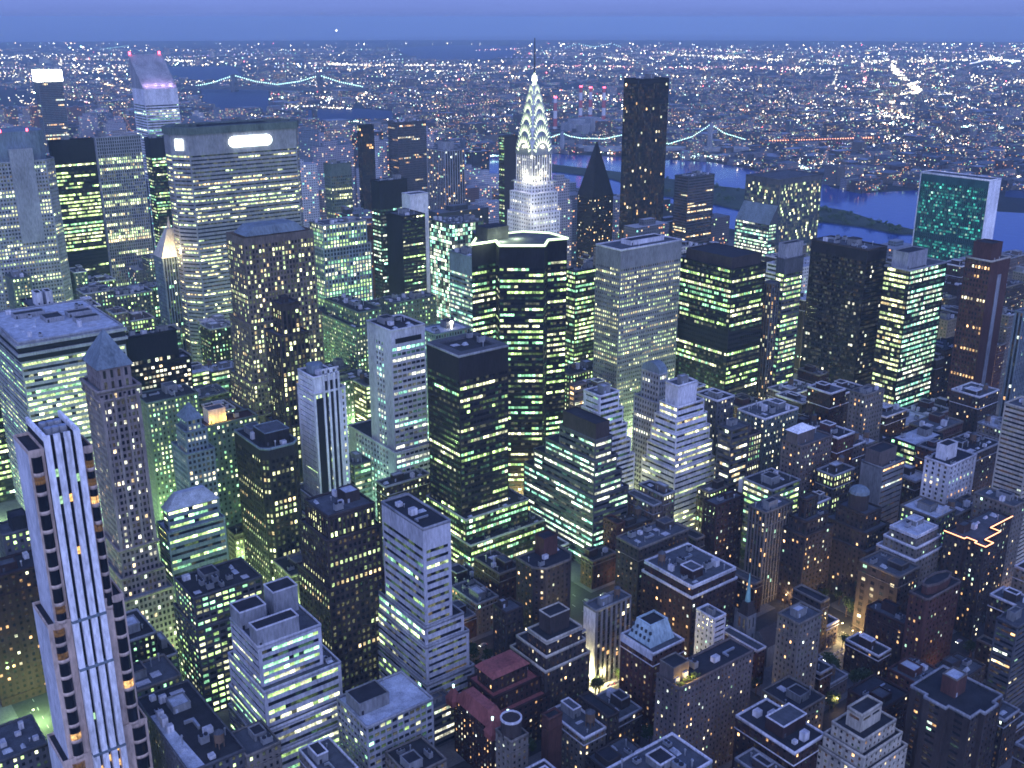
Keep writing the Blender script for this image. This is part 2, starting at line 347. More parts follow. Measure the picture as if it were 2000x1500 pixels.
def clutter(root, x0, y0, x1, y1, z, dens=1.0, tank=None, mat='brick', rim=None, bulk=True):
    w, d = x1 - x0, y1 - y0
    if w < 6 or d < 6: return
    taken = []
    def place(a, b):
        for _ in range(12):
            x = rnd.uniform(x0 + a + .8, x1 - a - .8) if w > 2 * a + 1.7 else None; y = rnd.uniform(y0 + b + .8, y1 - b - .8) if d > 2 * b + 1.7 else None
            if x is None or y is None: return None
            if all(abs(x - t[0]) > a + t[2] + .3 or abs(y - t[1]) > b + t[3] + .3 for t in taken): taken.append((x, y, a, b)); return x, y
        return None
    if bulk:
        a, b = min(w * .2, 4), min(d * .2, 4.5); p = place(a, b)
        if p: bulkhead(root, p[0] - a, p[1] - b, p[0] + a, p[1] + b, z, rnd.uniform(3, 5.5), mat, rnd.choice(['roof_mid', 'roof_light', 'roof_dark']), rim)
    if tank or (tank is None and rnd.random() < .4):
        p = place(2.3, 2.3)
        if p: inst(PROTO['water_tank'], root, (p[0], p[1], z), rnd.random() * 3, rnd.uniform(.8, 1.1))
    n = int(min(16, w * d / 70 * dens))
    for k in range(n):
        t = rnd.choice(['air_handler', 'air_handler', 'duct', 'vent_pipe', 'vent_pipe', 'skylight', 'roof_shed', 'roof_shed', 'roof_deck'])
        e = dict(air_handler=(2.1, 2.1), duct=(4.2, 4.2), vent_pipe=(.6, .6), skylight=(2.1, 2.1), roof_shed=(1.9, 1.9), roof_deck=(2.8, 2.8))[t]; s = rnd.uniform(.8, 1.25)
        if w < 12 and t == 'duct': continue
        p = place(e[0] * s, e[1] * s)
        if p: inst(PROTO[t], root, (p[0], p[1], z), rnd.choice([0, math.pi / 2, math.pi]), (s * rnd.uniform(.7, 1.1), s * rnd.uniform(.7, 1.1), s * rnd.uniform(.7, 1.6)))
def panes(gb, glass, root, P, far=430):
    Q = np.concatenate(gb.q); C = np.concatenate(gb.c); D = math.hypot(*P); k = 0
    if D < far:
        c = Q.mean(1) + np.array([P[0], P[1], -CZ]); dd = c / np.linalg.norm(c, axis=1)[:, None]; zc = dd @ _fw
        uu = np.abs((dd @ _rt) / zc) * F; vv = np.abs((dd @ _up) / zc) * F; ok = (uu < 1010) & (vv < 760) & (zc > 0)
        order = np.argsort(np.where(ok, np.linalg.norm(c, axis=1), 1e9)); k = min(100, int(ok.sum()))
        for i in order[:k]:
            g = MB(); o = Q[i].mean(0); g.quads(Q[i] - o, 0, C[i]); g.build('window', [glass], root, lit=True, loc=tuple(o))
        Q, C = Q[order[k:]], C[order[k:]]
    if len(Q):
        g = MB(); g.quads(Q, 0, C); g.build('windows', [glass], root, lit=True)['kind'] = 'stuff'
FOOT = []     # footprints already taken: x0, x1, y0, y1, height
LAND = []     # landmarks for describing neighbours: short name, picture box
class Bld: pass
def building(name, label, cat, P, w, d, H, st, wall='brown', tiers=(), roof='roof_mid', rim=None, parapet=1.1, stW='', top=None, pent=(), dens=.7, tank=False,
             bulk=True, poly=None, spandrel='black', sn=None, group=None, stLow=None, rimH=None, rough_top=None, tinyparts=False):
    """P: south-west corner; top tier w x d at height H; tiers: (height, west, north, east, south) each lower and wider."""
    B = Bld(); B.P, B.w, B.d, B.H = P, w, d, H
    root = thing(name, label, cat, (P[0], P[1], 0), group); B.root = root
    T = [(H, (0, 0, w, d))] + [(t[0], (-t[1], -t[4], w + t[3], d + t[2])) for t in tiers]
    wb, gb = MB(), MB(); rb, pb = MB(), MB()
    for i, (h, r) in enumerate(T):
        zb = T[i + 1][0] if i + 1 < len(T) else 0
        s_ = dict((st or S(base=9e3)) if (i == 0 or stLow is None) else stLow)
        if i: s_['crown'] = min(s_['crown'], .8)
        sw = s_ if stW == '' else (dict(stW) if stW else stW)
        if i and sw: sw['crown'] = min(sw['crown'], .8)
        if poly is not None and i == 0: pl = poly
        else: pl = [(r[0], r[1]), (r[2], r[1]), (r[2], r[3]), (r[0], r[3])]
        n = len(pl)
        for e in range(n):
            a, b = Vector(pl[e]), Vector(pl[(e + 1) % n]); t = (b - a); L = t.length; t.normalize(); nv = Vector((t.y, -t.x))
            mid = Vector(P) + (a + b) / 2
            if nv.dot(mid) < 0:
                ss = sw if nv.x < -.9 else s_
                if ss is None: blank(wb, a[:], b[:], zb, h)
                else: facade(wb, gb, a[:], t[:], L, zb, h, ss)
            else: blank(wb, a[:], b[:], zb, h)
        if i or top is None:
            rb = MB(); rb.ngon([(*p, h - .05) for p in pl]); rb.build('roof', [roof], root)
            if parapet: pb = MB(); ring(pb, pl, h - .4, h + parapet, .14, .5); weld(pb.build('parapet', [rim or wall], root))
    if wall in ('brick', 'dbrick', 'umber', 'brown', 'sand', 'taupe') and poly is None and H < 110 and w > 7:      # string courses
        r = T[0][1]; zlo = T[1][0] if len(T) > 1 else 0
        for f in (.06, .86):
            z = zlo + (H - zlo) * f
            if z - zlo > 2: cb_ = MB(); ring(cb_, [(r[0], r[1]), (r[2], r[1]), (r[2], r[3]), (r[0], r[3])], z, z + .5, .28, -.02); weld(cb_.build('cornice', [rim or wall], root))
    if wb.q: wb.build('wall', [wall, spandrel], root)
    if gb.q: panes(gb, ((stW or st) if (st is None or stW not in ('', None)) else st)['glass'], root, P)
    if top and top[0] == 'pyr':
        o_ = top[2] if len(top) > 2 else .8; mb = MB(); a = (-o_, -o_, w + o_, d + o_); t_ = top[3] if len(top) > 3 else .02
        mb.frustum(a, (w * (.5 - t_), d * (.5 - t_), w * (.5 + t_), d * (.5 + t_)), H, H + top[1]); mb.quads([[(a[0], a[3], H), (a[2], a[3], H), (a[2], a[1], H), (a[0], a[1], H)]])
        mb.build('roof', [roof], root)
    for (fx0, fy0, fx1, fy1, h, m_) in pent:
        bulkhead(root, w * fx0, d * fy0, w * fx1, d * fy1, H, h, m_, 'roof_dark', None, 'penthouse')
    if top is None and dens > 0 and not pent: clutter(root, .8, .8, w - .8, d - .8, H, dens, tank, wall if wall in ('brick', 'dbrick', 'brown', 'cream', 'tan', 'umber') else 'grey', rim, bulk)
    elif top is None and dens > 0: 
        for k in range(3 if w * d > 250 else 1): inst(PROTO[rnd.choice(['air_handler', 'vent_pipe'])], root, (rnd.uniform(2.5, max(3, w - 2.5)), rnd.choice([.09, .92]) * d, H), 0, .8)
    for i in range(1, len(T)):                                # equipment on the setback terraces
        r, q = T[i][1], T[i - 1][1]; z = T[i][0]
        if dens > 0:
            for strip in ((r[0], r[1], q[0], r[3]), (r[0], r[1], r[2], q[1]), (q[2], r[1], r[2], r[3])):
                if strip[2] - strip[0] > 4.5 and strip[3] - strip[1] > 4.5:
                    for k in range(int(min(4, (strip[2] - strip[0]) * (strip[3] - strip[1]) / 70))):
                        inst(PROTO[rnd.choice(['air_handler', 'vent_pipe', 'skylight'])], root, (rnd.uniform(strip[0] + 2.2, strip[2] - 2.2), rnd.uniform(strip[1] + 2.2, strip[3] - 2.2), z), 0, .8)
    r = T[-1][1]
    xs = [r[0], r[2]] + ([p[0] for p in poly] if poly else []); ys = [r[1], r[3]] + ([p[1] for p in poly] if poly else [])
    FOOT.append((P[0] + min(xs), P[0] + max(xs), P[1] + min(ys), P[1] + max(ys), T[-1][0]))
    for i in range(len(T) - 1):
        r = T[i][1]; FOOT.append((P[0] + r[0], P[0] + r[2], P[1] + r[1], P[1] + r[3], T[i][0]))
    if sn:
        pts = [pr(P[0] + x, P[1] + y, z) for x in (0, w) for y in (0, d) for z in (H, max(0, H - 60))]
        LAND.append((sn, (min(p[0] for p in pts) + max(p[0] for p in pts)) / 2, (min(p[1] for p in pts) + max(p[1] for p in pts)) / 2, P[0], P[1]))
    return B
def B(name, label, u, v, uL, uR, H, st, cat='office tower', dmax=None, wmax=None, **kw):
    P = at(u, v, H); d = ext(P, H, 1, uL); w = ext(P, H, 0, uR)
    if dmax: d = min(d, dmax) if d > 0 else dmax
    if wmax: w = min(w, wmax) if w > 0 else wmax
    return building(name, label, cat, P, w, d, H, st, **kw)
def V(st, **kw): d = dict(ST[st] if isinstance(st, str) else st); d.update(kw); return d
# ------------------------------------------------------------------ the buildings one can tell apart, each at its corner, height and width
def strip(root, pts, r, mat, name='light_strip', close=False):
    mb = MB(); n = len(pts)
    for i in range(n if close else n - 1): mb.tube(pts[i], pts[(i + 1) % n], r, r, 6)
    return mb.build(name, [mat], root)
# far left and the Park Avenue group
P = at(-32, 322, 200); w_ = ext(P, 200, 0, 90)
b = building('office_tower', 'pale grey octagonal tower with glass crown at the left edge of the photo', 'office tower', P, w_, 62, 200,
    V('grid', pal='yellow', p=.22, wx=(.22, .78), wz=(.22, .74), bw=3.0), wall='lav', poly=[(0, 0), (w_, 0), (w_ + 11, 12), (w_ + 11, 50), (w_, 62), (0, 62), (-11, 50), (-11, 12)], sn='the pale octagonal tower', bulk=False, dens=0)
mb = MB(); mb.prism([(4, 5), (w_ - 3, 5), (w_ + 4, 13), (w_ + 4, 48), (w_ - 3, 56), (4, 56), (-4, 48), (-4, 13)], 200, zat(P[0] + w_ / 2, P[1] + 5, 258)); mb.build('glass_crown', ['slate'], b.root)
mb = MB(); mb.box(w_ * .42, -1.2, 120, w_ * .8, 3, zat(P[0], P[1] - 1, 296)); mb.build('stone_bay', ['lav'], b.root)
zc = zat(P[0] + w_ / 2, P[1] + 5, 258)
for x in (w_ * .35, w_ * .78): mb = MB(); mb.tube((x, 5, zc), (x, 5, zc + 2.5), .9, .9, 6); mb.build('warning_light', ['lamp_red'], b.root)
B('office_tower', 'dark slab tower glowing yellow green on every floor, right of the pale octagonal tower', 98, 277, 93, 183, 212, V('ribbon', pal='lime', p=.75, crown=24, bands=((.42, .5),), k=1.0, bw=2.2), wall='black', dmax=40, sn='the yellow green slab tower', dens=.3)
B('office_tower', 'grey gridded slab tower with a dark arcade under its flat roof', 186, 270, 180, 275, 203, V('grid', pal='yellow', p=.35, bands=((.9, 1.1),), wz=(.12, .86)), wall='lav', dmax=40, dens=.4, sn='the grey arcaded slab')
P = at(232, 352, 150); w_ = ext(P, 150, 0, 286); c_ = w_ * .22
b = building('office_tower', 'black chamfered tower with a round dark crown and small blue lantern', 'office tower', P, w_, 40, 150, V('darkrib', pal='green', p=.35), wall='black',
    poly=[(0, 0), (w_ - c_, 0), (w_, c_), (w_, 40), (-c_, 40), (-c_, c_)], sn='the black round crowned tower', dens=0)
mb = MB(); mb.tube((w_ * .45, 18, 150), (w_ * .45, 18, 160), w_ * .46, w_ * .46, 16); mb.tube((w_ * .45, 18, 160), (w_ * .45, 18, 168), w_ * .3, w_ * .3, 16); mb.build('crown', ['black'], b.root)
mb = MB(); mb.tube((w_ * .3, 18, 168), (w_ * .3, 18, 176), 3, .6, 8); mb.build('lantern', ['slate'], b.root)
B('office_tower', 'black slab tower with scattered green windows hard against the long bank slab', 292, 272, 281, 350, 188, V('darkrib', pal='green', p=.35, crown=24), wall='black', dmax=40, dens=.3, sn='the black slab beside the broad slab tower')
P = at(317, 505, 132); w_ = ext(P, 132, 0, 372)
b = building('office_tower', 'slate office block with a floodlit gilded pyramid crown, half hidden by the broad slab tower', 'office tower', P, w_, 22, 132, V('piers', pal='green', p=.12), wall='slate', top=('pyr', 24, .5, .12), roof='cream', sn='the gilded crown block')
mb = MB(); mb.tube((w_ / 2, 11, 155), (w_ / 2, 11, 166), 2.4, .3, 8); mb.build('cupola', ['cream'], b.root)
for x in (2, w_ * .5):
    l = bpy.data.lights.new('crown_flood', 'POINT'); l.energy = 12000; l.color = (1, .80, .38); l.shadow_soft_size = 1; o = bpy.data.objects.new('crown_flood', l); COL.objects.link(o); o.parent = b.root; o.location = (x, -9, 139)
# the broad slab tower over the terminal
P = at(367, 264, 240); w_ = ext(P, 240, 0, 577)
PLm = [(0, 0), (w_, 0), (w_ + 9, 14), (w_ + 9, 28), (w_, 42), (0, 42), (-11, 28), (-11, 14)]
b = building('office_tower', 'broad octagonal concrete slab tower with a dark roof rim and glowing white rooftop sign', 'office tower', P, w_, 42, 240,
    V('ribbon', pal='yellow', p=.34, wz=(.42, .80), bw=1.6, fh=3.5, crown=17, bands=((.675, .72), (.3, .325)), k=.9), wall='conc', poly=PLm, sn='the broad slab tower', dens=0, parapet=0)
mb = MB(); ring(mb, PLm, 240, 246, 1.2, 6); mb.build('roof_rim', ['greenstone'], b.root)
mb = MB(); mb.box(20, 12, 240, w_ - 20, 30, 245.5); mb.build('penthouse', ['black'], b.root)
x0, x1 = ext(P, 232, 0, 449), ext(P, 232, 0, 527); mb = MB(); za, zb_ = zat(P[0] + x0, P[1], 288), zat(P[0] + x0, P[1], 267)
x0 += 3.2; x1 -= 3.2; mb.box(x0, -1.4, za, x1, -.2, zb_, bottom=True)
for x in (x0, x1): mb.tube((x, -1.4, (za + zb_) / 2), (x, -.2, (za + zb_) / 2), (zb_ - za) / 2, (zb_ - za) / 2, 12)
mb.build('lit_sign', ['sign_white'], b.root)
a0, a1 = Vector((-11, 14)), Vector((0, 0)); t = (a1 - a0).normalized(); nv = Vector((t.y, -t.x)); p0 = a0 + t * 5 + nv * .9; p1 = a1 - t * 5 + nv * .9
mb = MB(); mb.quads([[(*p0, za), (*p1, za), (*p1, zb_), (*p0, zb_)], [(*(p0 - nv * .7), zb_), (*p0, zb_), (*p1, zb_), (*(p1 - nv * .7), zb_)]]); mb.build('lit_sign', ['sign_white'], b.root)
# slanted roof tower
P = at(280, 172, 238); w_ = ext(P, 238, 0, 346); d_ = 50
b = building('office_tower', 'pale aluminium tower with a steep slanted roof face', 'office tower', P, w_, d_, 236, V('ribbon', pal='teal', p=.55, crown=22, k=.5, wz=(.35, .8)), wall='white', top=('x',), sn='the slant roofed tower', dens=0, stW=V('ribbon', pal='teal', p=.15, crown=22, wz=(.4, .8)))
ztop = zat(P[0], P[1] + d_ * .95, 107); mb = MB()
mb.quads([[(0, 0, 236), (w_, 0, 236), (w_, d_, ztop), (0, d_, ztop)], [(0, d_, 236), (0, 0, 236), (0, 0, 236), (0, d_, ztop)], [(w_, 0, 236), (w_, d_, 236), (w_, d_, ztop), (w_, 0, 236)], [(w_, d_, 236), (0, d_, 236), (0, d_, ztop), (w_, d_, ztop)]])
mb.build('slanted_roof', ['lav'], b.root)
for x in (2, w_ - 4): mb = MB(); mb.tube((x, d_ - 1, ztop), (x, d_ - 1, ztop + 4), 1.6, 1.6, 8); mb.build('warning_light', ['lamp_red'], b.root)
for k in range(4):
    l = bpy.data.lights.new('roof_flood', 'POINT'); l.energy = 2600; l.color = (.8, .5, 1); l.shadow_soft_size = .6; o = bpy.data.objects.new('roof_flood', l); COL.objects.link(o); o.parent = b.root; o.location = (w_ * (.15 + .23 * k), 2, 243)
P = at(92, 166, 205); w_ = 30
b = building('office_tower', 'distant grey tower with a brilliant white lit top storey at upper left', 'office tower', at(74, 160, 198), ext(at(74, 160, 198), 198, 0, 122), 36, 198, V('curtain', pal='home', p=.06), wall='slate', dens=0, sn='the white topped tower', parapet=0)
mb = MB(); mb.box(-1, -1, 198, b.w + 1, 36, zat(b.P[0], b.P[1], 138)); mb.build('lit_crown', ['lamp_white'], b.root)  # floodlight on the top storey, put in as a glowing box
# middle distance, left to right
B('office_tower', 'brown brick setback tower with a blue gabled roof in front of the broad slab tower', 475, 466, 441, 612, 190, V('punch', pal='yellow', p=.3, bw=2.5, crown=5, wx=(.22, .78), wz=(.2, .82)), wall='brown', dmax=34,
  tiers=((128, 1.5, 3, 2, 1.5), (84, 3, 10, 3, 3), (60, 6, 14, 4, 5)), sn='the brown setback tower', top=('pyr', 6, -4, .3), roof='slate')
P = at(545, 596, 152)
b = B('office_tower', 'slender brown tower with dark corner shafts standing before the brown setback tower', 548, 597, 530, 584, 158, V('piers', pal='yellow', p=.2, bw=2.8, crown=4, fh=3.4), wall='umber', tiers=((138, 4, 5, 4, 3), (75, 7, 9, 7, 5)), sn='the slender brown tower', dens=.4)
b = B('office_tower', 'green lit tower with a row of dark arches round its crown', 630, 442, 604, 716, 150, V('grid', pal='green', p=.62, bands=((.93, 1.1),), bw=3.4, wz=(.15, .85)), wall='slate', rim='lav', tiers=((128, 1.5, 2, 3, 1.5),), dmax=40, sn='the arch crowned tower', dens=.4)
B('office_tower', 'stepped masonry block with lit green bays behind the white striped shaft', 700, 612, 634, 746, 92, V('punch', pal='green', p=.5, k=.7), wall='greenstone', tiers=((80, 6, 16, 4, 5),), roof='roof_dark', sn='the stepped green lit block')
B('office_block', 'grey stone block with punched windows between the pale shaft and the arch crowned tower', 768, 594, 742, 852, 92, V('punch', pal='green', p=.25), wall='greenstone', dmax=40, sn='the grey stone block', dens=1)
B('office_tower', 'black tower with a plain dark west wall and bright ribbon floors', 785, 424, 754, 830, 150, V('darkrib', pal='green', p=.35, wz=(.5, .9)), wall='black', stW=None, sn='the black ribbon tower', dens=.4)
P = at(801, 382, 165); w_ = ext(P, 165, 0, 836)
b = building('office_tower', 'blank white slab tower rising behind the black ribbon tower', 'office tower', P, w_, 16, 165, V('grid', base=170), stW=None, wall='white', sn='the blank white slab', dens=0)
B('office_tower', 'black square tower with a mast, left of the blank white slab', 740, 356, 724, 795, 165, V('darkrib', pal='teal', p=.25, crown=30), wall='black', sn='the black masted tower', dens=.5)
mb = MB()
B('apartment_tower', 'olive lit tower just right of the broad slab tower', 645, 322, 632, 686, 160, V('grid', pal='yellow', p=.35, crown=14), cat='apartment tower', wall='greenstone', sn='the olive lit tower')
B('apartment_tower', 'narrow black tower with red roof beacons in the far centre', 704, 246, 697, 730, 180, V('curtain', p=.05, pal='home'), cat='apartment tower', wall='black', dmax=30, sn='the narrow black tower', dens=0)
B('apartment_tower', 'tall grey apartment slab with small rooftop sheds, right of the narrow black tower', 776, 240, 757, 832, 170, V('grid', pal='home', p=.12), cat='apartment tower', wall='dgrey', dmax=60, sn='the tall grey apartment slab')
b = B('apartment_tower', 'pale ribbed apartment tower with a small raised roof house, left of the spired tower', 868, 296, 833, 907, 150, V('piers', pal='home', p=.18, bw=4.2, wx=(.35, .95)), cat='apartment tower', wall='lav', pent=((.3, .3, .75, .7, 12, 'lav'),), sn='the pale ribbed apartment tower')
B('apartment_tower', 'thin slab with a blank mauve south wall, hard left of the spired tower', 985, 268, 974, 1012, 170, None, cat='apartment tower', stW=V('grid', pal='green', p=.3), wall='umber', dmax=60, sn='the blank mauve slab', dens=0)
B('office_tower', 'broad green speckled office block left of the dark faceted tower', 882, 440, 838, 945, 128, V('curtain', pal='teal', p=.55, fh=4.2, bw=3.4, mode='rand'), wall='dgrey', dmax=60, sn='the green speckled block')
B('office_tower', 'blue grey banded tower tucked behind the left edge of the dark faceted tower', 925, 505, 877, 958, 140, V('ribbon', pal='teal', p=.55, k=.7, crown=16), wall='slate', dmax=44, wmax=16, sn='the blue banded tower', dens=.3)
B('office_block', 'dark block with yellow green ribbons between the dark faceted tower and the pale box tower', 1124, 532, 1106, 1170, 120, V('darkrib', pal='green', p=.55), wall='black', dmax=30, sn='the green ribbon block')
# dark faceted tower with the glowing roof edge
H = 190; px = [(921, 478), (968, 471), (975, 480), (1063, 480), (1070, 469), (1108, 466), (1113, 455)]
W_ = [at(u, v, H) for u, v in px]; P = W_[2]; pl = [(x - P[0], y - P[1]) for x, y in W_]
pl = [pl[0], pl[1], pl[2], pl[3], pl[4], pl[5], (pl[5][0] + 2, pl[5][1] + 22), (pl[5][0] - 10, pl[5][1] + 38), (pl[0][0] + 30, pl[0][1] + 42), (pl[0][0] + 19, pl[0][1] + 20)]
b = building('office_tower', 'tall black faceted glass tower with a glowing green white roof edge', 'office tower', P, pl[5][0], 40, H, V('darkrib', pal='green', p=.45, crown=15, m=.3, wz=(.45, .88), k=1.1), wall='black', poly=pl, sn='the dark faceted tower', dens=0, parapet=0)
strip(b.root, [(x * 1.004, y - .3, H + .2) for x, y in pl[:8]] + [(pl[9][0], pl[9][1], H + .2), (pl[0][0], pl[0][1] - .3, H + .2)], .85, 'lamp_edge')
mb = MB(); mb.box(2, 16, H, 20, 30, H + 9); mb.build('penthouse', ['roof_dark'], b.root)
for k in range(3):
    l = bpy.data.lights.new('roof_flood', 'POINT'); l.energy = 5000; l.color = (.8, 1, .6); l.shadow_soft_size = .5; o = bpy.data.objects.new('roof_flood', l); COL.objects.link(o); o.parent = b.root; o.location = (-4 + 14 * k, 8 + 2 * k, H + 3)
mb = MB(); zd = zat(P[0], P[1], 1040)
b_ = b
# pale box tower and the right-hand dark towers
B('office_tower', 'pale grey box tower with ribbed blank top and pillared dark slots', 1213, 490, 1164, 1332, 165, V('grid', pal='yellow', p=.42, crown=14, bw=2.4, wz=(.25, .75), fh=3.6, k=.8), wall='grey', rim='white', pent=((.3, .35, .85, .75, 3.5, 'white'),), sn='the pale box tower', dens=.8)
B('office_tower', 'wide black tower with a brown roof house and long yellow green ribbons', 1431, 528, 1315, 1497, 148, V('darkrib', pal='green', p=.38, bands=((.55, .66),)), wall='black', pent=((.04, .04, .9, .8, 9, 'umber'),), sn='the wide black tower')
B('office_shaft', 'slim dark lift shaft block with amber lights between two black towers', 1508, 556, 1491, 1524, 130, V('piers', pal='warm', p=.3, k=.8), cat='office tower', wall='dgrey', sn='the slim amber shaft', dens=0)
B('office_tower', 'dark green tower with dense lit rows below, left of the tall bronze tower', 1534, 508, 1517, 1592, 146, V('darkrib', pal='green', p=.45, k=.9, crown=12), wall='dgrey', dmax=30, wmax=24, pent=((.0, .1, .95, .9, 13, 'lav'),), sn='the dense lit green tower', spandrel='black')
B('office_block', 'white terraced office top stepping down beside the dense lit green tower', 1524, 520, 1498, 1540, 112, V('ribbon', pal='green', p=.4), wall='white', dmax=26, wmax=10, tiers=((104, 2, 2, 2, 3),), sn='the white terraced top')
B('office_tower', 'tall bronze black tower with few lights in vertical runs', 1695, 490, 1585, 1733, 155, V('curtain', pal='white', p=.035, mode='rand', wz=(.3, .85), crown=9), wall='bronze', sn='the tall bronze tower', rim='umber', tiers=(), stW=V('curtain', pal='white', p=.02, mode='rand', wz=(.3, .85), crown=9))
B('office_tower', 'black tower with bright green floors and a white roof house', 1778, 530, 1727, 1850, 146, V('darkrib', pal='teal', p=.5), wall='black', rim='lav', stW=V('darkrib', pal='yellow', p=.6), pent=((.08, .25, .6, .85, 13, 'lav'),), sn='the white capped black tower')
B('office_block', 'low black office podium with a bare blue roof below the white capped black tower', 1788, 872, 1740, 1842, 58, V('darkrib', pal='green', p=.35), wall='black', roof='roof_light', sn='the low black podium', dens=.3)
P = at(1935, 353, 152); d_ = ext(P, 152, 1, 1799); w_ = ext(P, 152, 0, 1956)
b = building('office_tower', 'broad green glass slab tower with a white marble end wall by the river', 'office tower', P, w_, d_, 152, None, stW=None, wall='marble', sn='the green glass slab', dens=0)
wb, gb = MB(), MB(); facade(wb, gb, (-.3, d_ - 1), (0, -1), d_ - 2, 0, 151, V('curtain', pal='un', p=.4, mode='rand', crown=9, glass='glass_green', bands=((.5, .55),), fh=3.7, bw=2.6, k=.3, wz=(.25, .9))); wb.quads([[(-.3, 1, 151), (0, 1, 151), (0, d_ - 1, 151), (-.3, d_ - 1, 151)]])
wb.build('curtain_wall', ['tealwall', 'black'], b.root); panes(gb, 'glass_green', b.root, P)
mb = MB(); mb.box(-.9, 0, 0, -.15, .9, 152.5); mb.box(-.9, d_ - .9, 0, -.15, d_, 152.5); mb.build('edge_frame', ['marble'], b.root)
P = at(1524, 352, 150); d_ = min(70, ext(P, 150, 1, 1457)); w_ = min(60, ext(P, 150, 0, 1607))
b = building('office_tower', 'grey green glass tower with a sloped glass shoulder before the river', 'office tower', P, ext(P, 150, 0, 1607), ext(P, 150, 1, 1457), 150, V('curtain', pal='yellow', p=.13, mode='rand', crown=6), wall='dgrey', stW=V('curtain', pal='yellow', p=.08, mode='rand', crown=6, glass='glass_blue'), sn='the sloped glass tower', dens=0)
z1, z2 = zat(P[0], P[1], 402), zat(P[0] - 14, P[1], 440); mb = MB(); dd = b.d
mb.quads([[(-14, dd, z2), (-14, 0, z2), (-.1, 0, z1), (-.1, dd, z1)]]); mb.build('sloped_roof', ['slate'], b.root)
wb, gb = MB(), MB(); facade(wb, gb, (-14, dd), (0, -1), dd, 0, z2, V('darkrib', pal='teal', p=.5)); facade(wb, gb, (-14, 0), (1, 0), 13.9, 0, z2, V('darkrib', pal='teal', p=.5)); wb.quads([[(-14, 0, z2), (-.1, 0, z2), (-.1, 0, z1), (-.1, 0, z1)]])
wb.build('shoulder_wall', ['dgrey'], b.root); gb.build('windows', ['glass_dark'], b.root, lit=True)['kind'] = 'stuff'
B('apartment_tower', 'dark balconied tower with amber rooms between the black needle tower and the river', 1345, 347, 1318, 1396, 122, V('ribbon', pal='warm', p=.25, wz=(.3, .75)), cat='apartment tower', wall='dgrey', sn='the balconied riverside tower')
P = at(1247, 156, 262); w_ = ext(P, 262, 0, 1307)
b = building('apartment_tower', 'tall plain black needle tower rising above the horizon', 'apartment tower', P, w_, 26, 262, V('curtain', pal='warm', p=.03, mode='rand', fh=3.6, bw=2.4, crown=5, k=1.0), wall='black', sn='the black needle tower', dens=.2, spandrel='bronze')
P = at(1158, 335, 105); w_ = ext(P, 105, 0, 1196); d_ = ext(P, 105, 1, 1128)
b = building('apartment_tower', 'dark gabled tower with a sharp pointed roof, right of the spired tower', 'apartment tower', at(1157, 385, 110), ext(at(1157, 385, 110), 110, 0, 1198), ext(at(1157, 385, 110), 110, 1, 1128), 110, V('punch', pal='warm', p=.18), wall='bronze', roof='bronze', top=('pyr', zat(*at(1157, 385, 110), 290) - 104, .1), sn='the dark gabled tower')
b = B('apartment_tower', 'rust red slab with a white stripe and lit apartments at the right edge', 1937, 512, 1886, 1974, 150, V('piers', base=400, bw=3), cat='apartment tower', stW=V('grid', pal='warm', p=.3), wall='brick', pent=((.05, .1, .6, .8, 14, 'brick'),), rim='cream', sn='the rust red slab')
mb = MB(); mb.box(b.w * .42, -.5, 0, b.w * .6, -.1, 138); mb.build('white_stripe', ['lav'], b.root)
B('office_tower', 'blue grey tower cut by the right edge of the photo above the balcony tower', 2000, 612, 1982, 2040, 120, V('piers', pal='home', p=.15), wall='slate', sn='the blue grey edge tower', wmax=30, dmax=20)
# the spired skyscraper
CX, CY = at(1044, 75, 322); CX, CY = at(1044, 150, 272)
r0 = thing('spired_skyscraper', 'white brick skyscraper with a floodlit steel sunburst crown and needle spire', 'skyscraper', (CX, CY, 0))
zz = lambda v: zat(CX, CY, v)
wb, gb = MB(), MB()
def sq(hw, z0, z1, st):
    for o_, t_ in (((-hw, -hw), (1, 0)), ((-hw, hw), (0, -1))): facade(wb, gb, o_, t_, 2 * hw, z0, z1, st)
    blank(wb, (hw, -hw), (hw, hw), z0, z1); blank(wb, (hw, hw), (-hw, hw), z0, z1); wb.quads([[(-hw, -hw, z1), (hw, -hw, z1), (hw, hw, z1), (-hw, hw, z1)]])
pxm = math.hypot(CX, CY) / F
hw = 24 * pxm * 1.02
pxm = pxm; sp = V('grid', pal='white', p=.15, bw=4.4, fh=4.6, wx=(.28, .72), wz=(.25, .75))
sq(hw * 1.5, 0, zz(410), sp); sq(hw * 1.36, zz(410), zz(372), sp); sq(hw * 1.12, zz(372), zz(352), sp); sq(hw * 1.0, zz(352), zz(287), V('piers', pal='white', p=.25, bw=3.6))
wb.build('wall', ['white', 'dgrey'], r0); gb.build('windows', ['glass_dark'], r0, lit=True)['kind'] = 'stuff'
for sx, sy in ((-1, -1), (1, -1), (-1, 1), (1, 1)): mb = MB(); mb.tube((sx * hw * 1.05, sy * hw * 1.05, zz(352)), (sx * hw * 1.28, sy * hw * 1.28, zz(354)), 1.2, .5, 6); mb.build('gargoyle', ['steel'], r0)
cb, lb = MB(), MB()
tv = [(300, 262, 1.02), (277, 240, .9), (254, 218, .76), (232, 198, .62), (211, 180, .47), (193, 164, .33)]
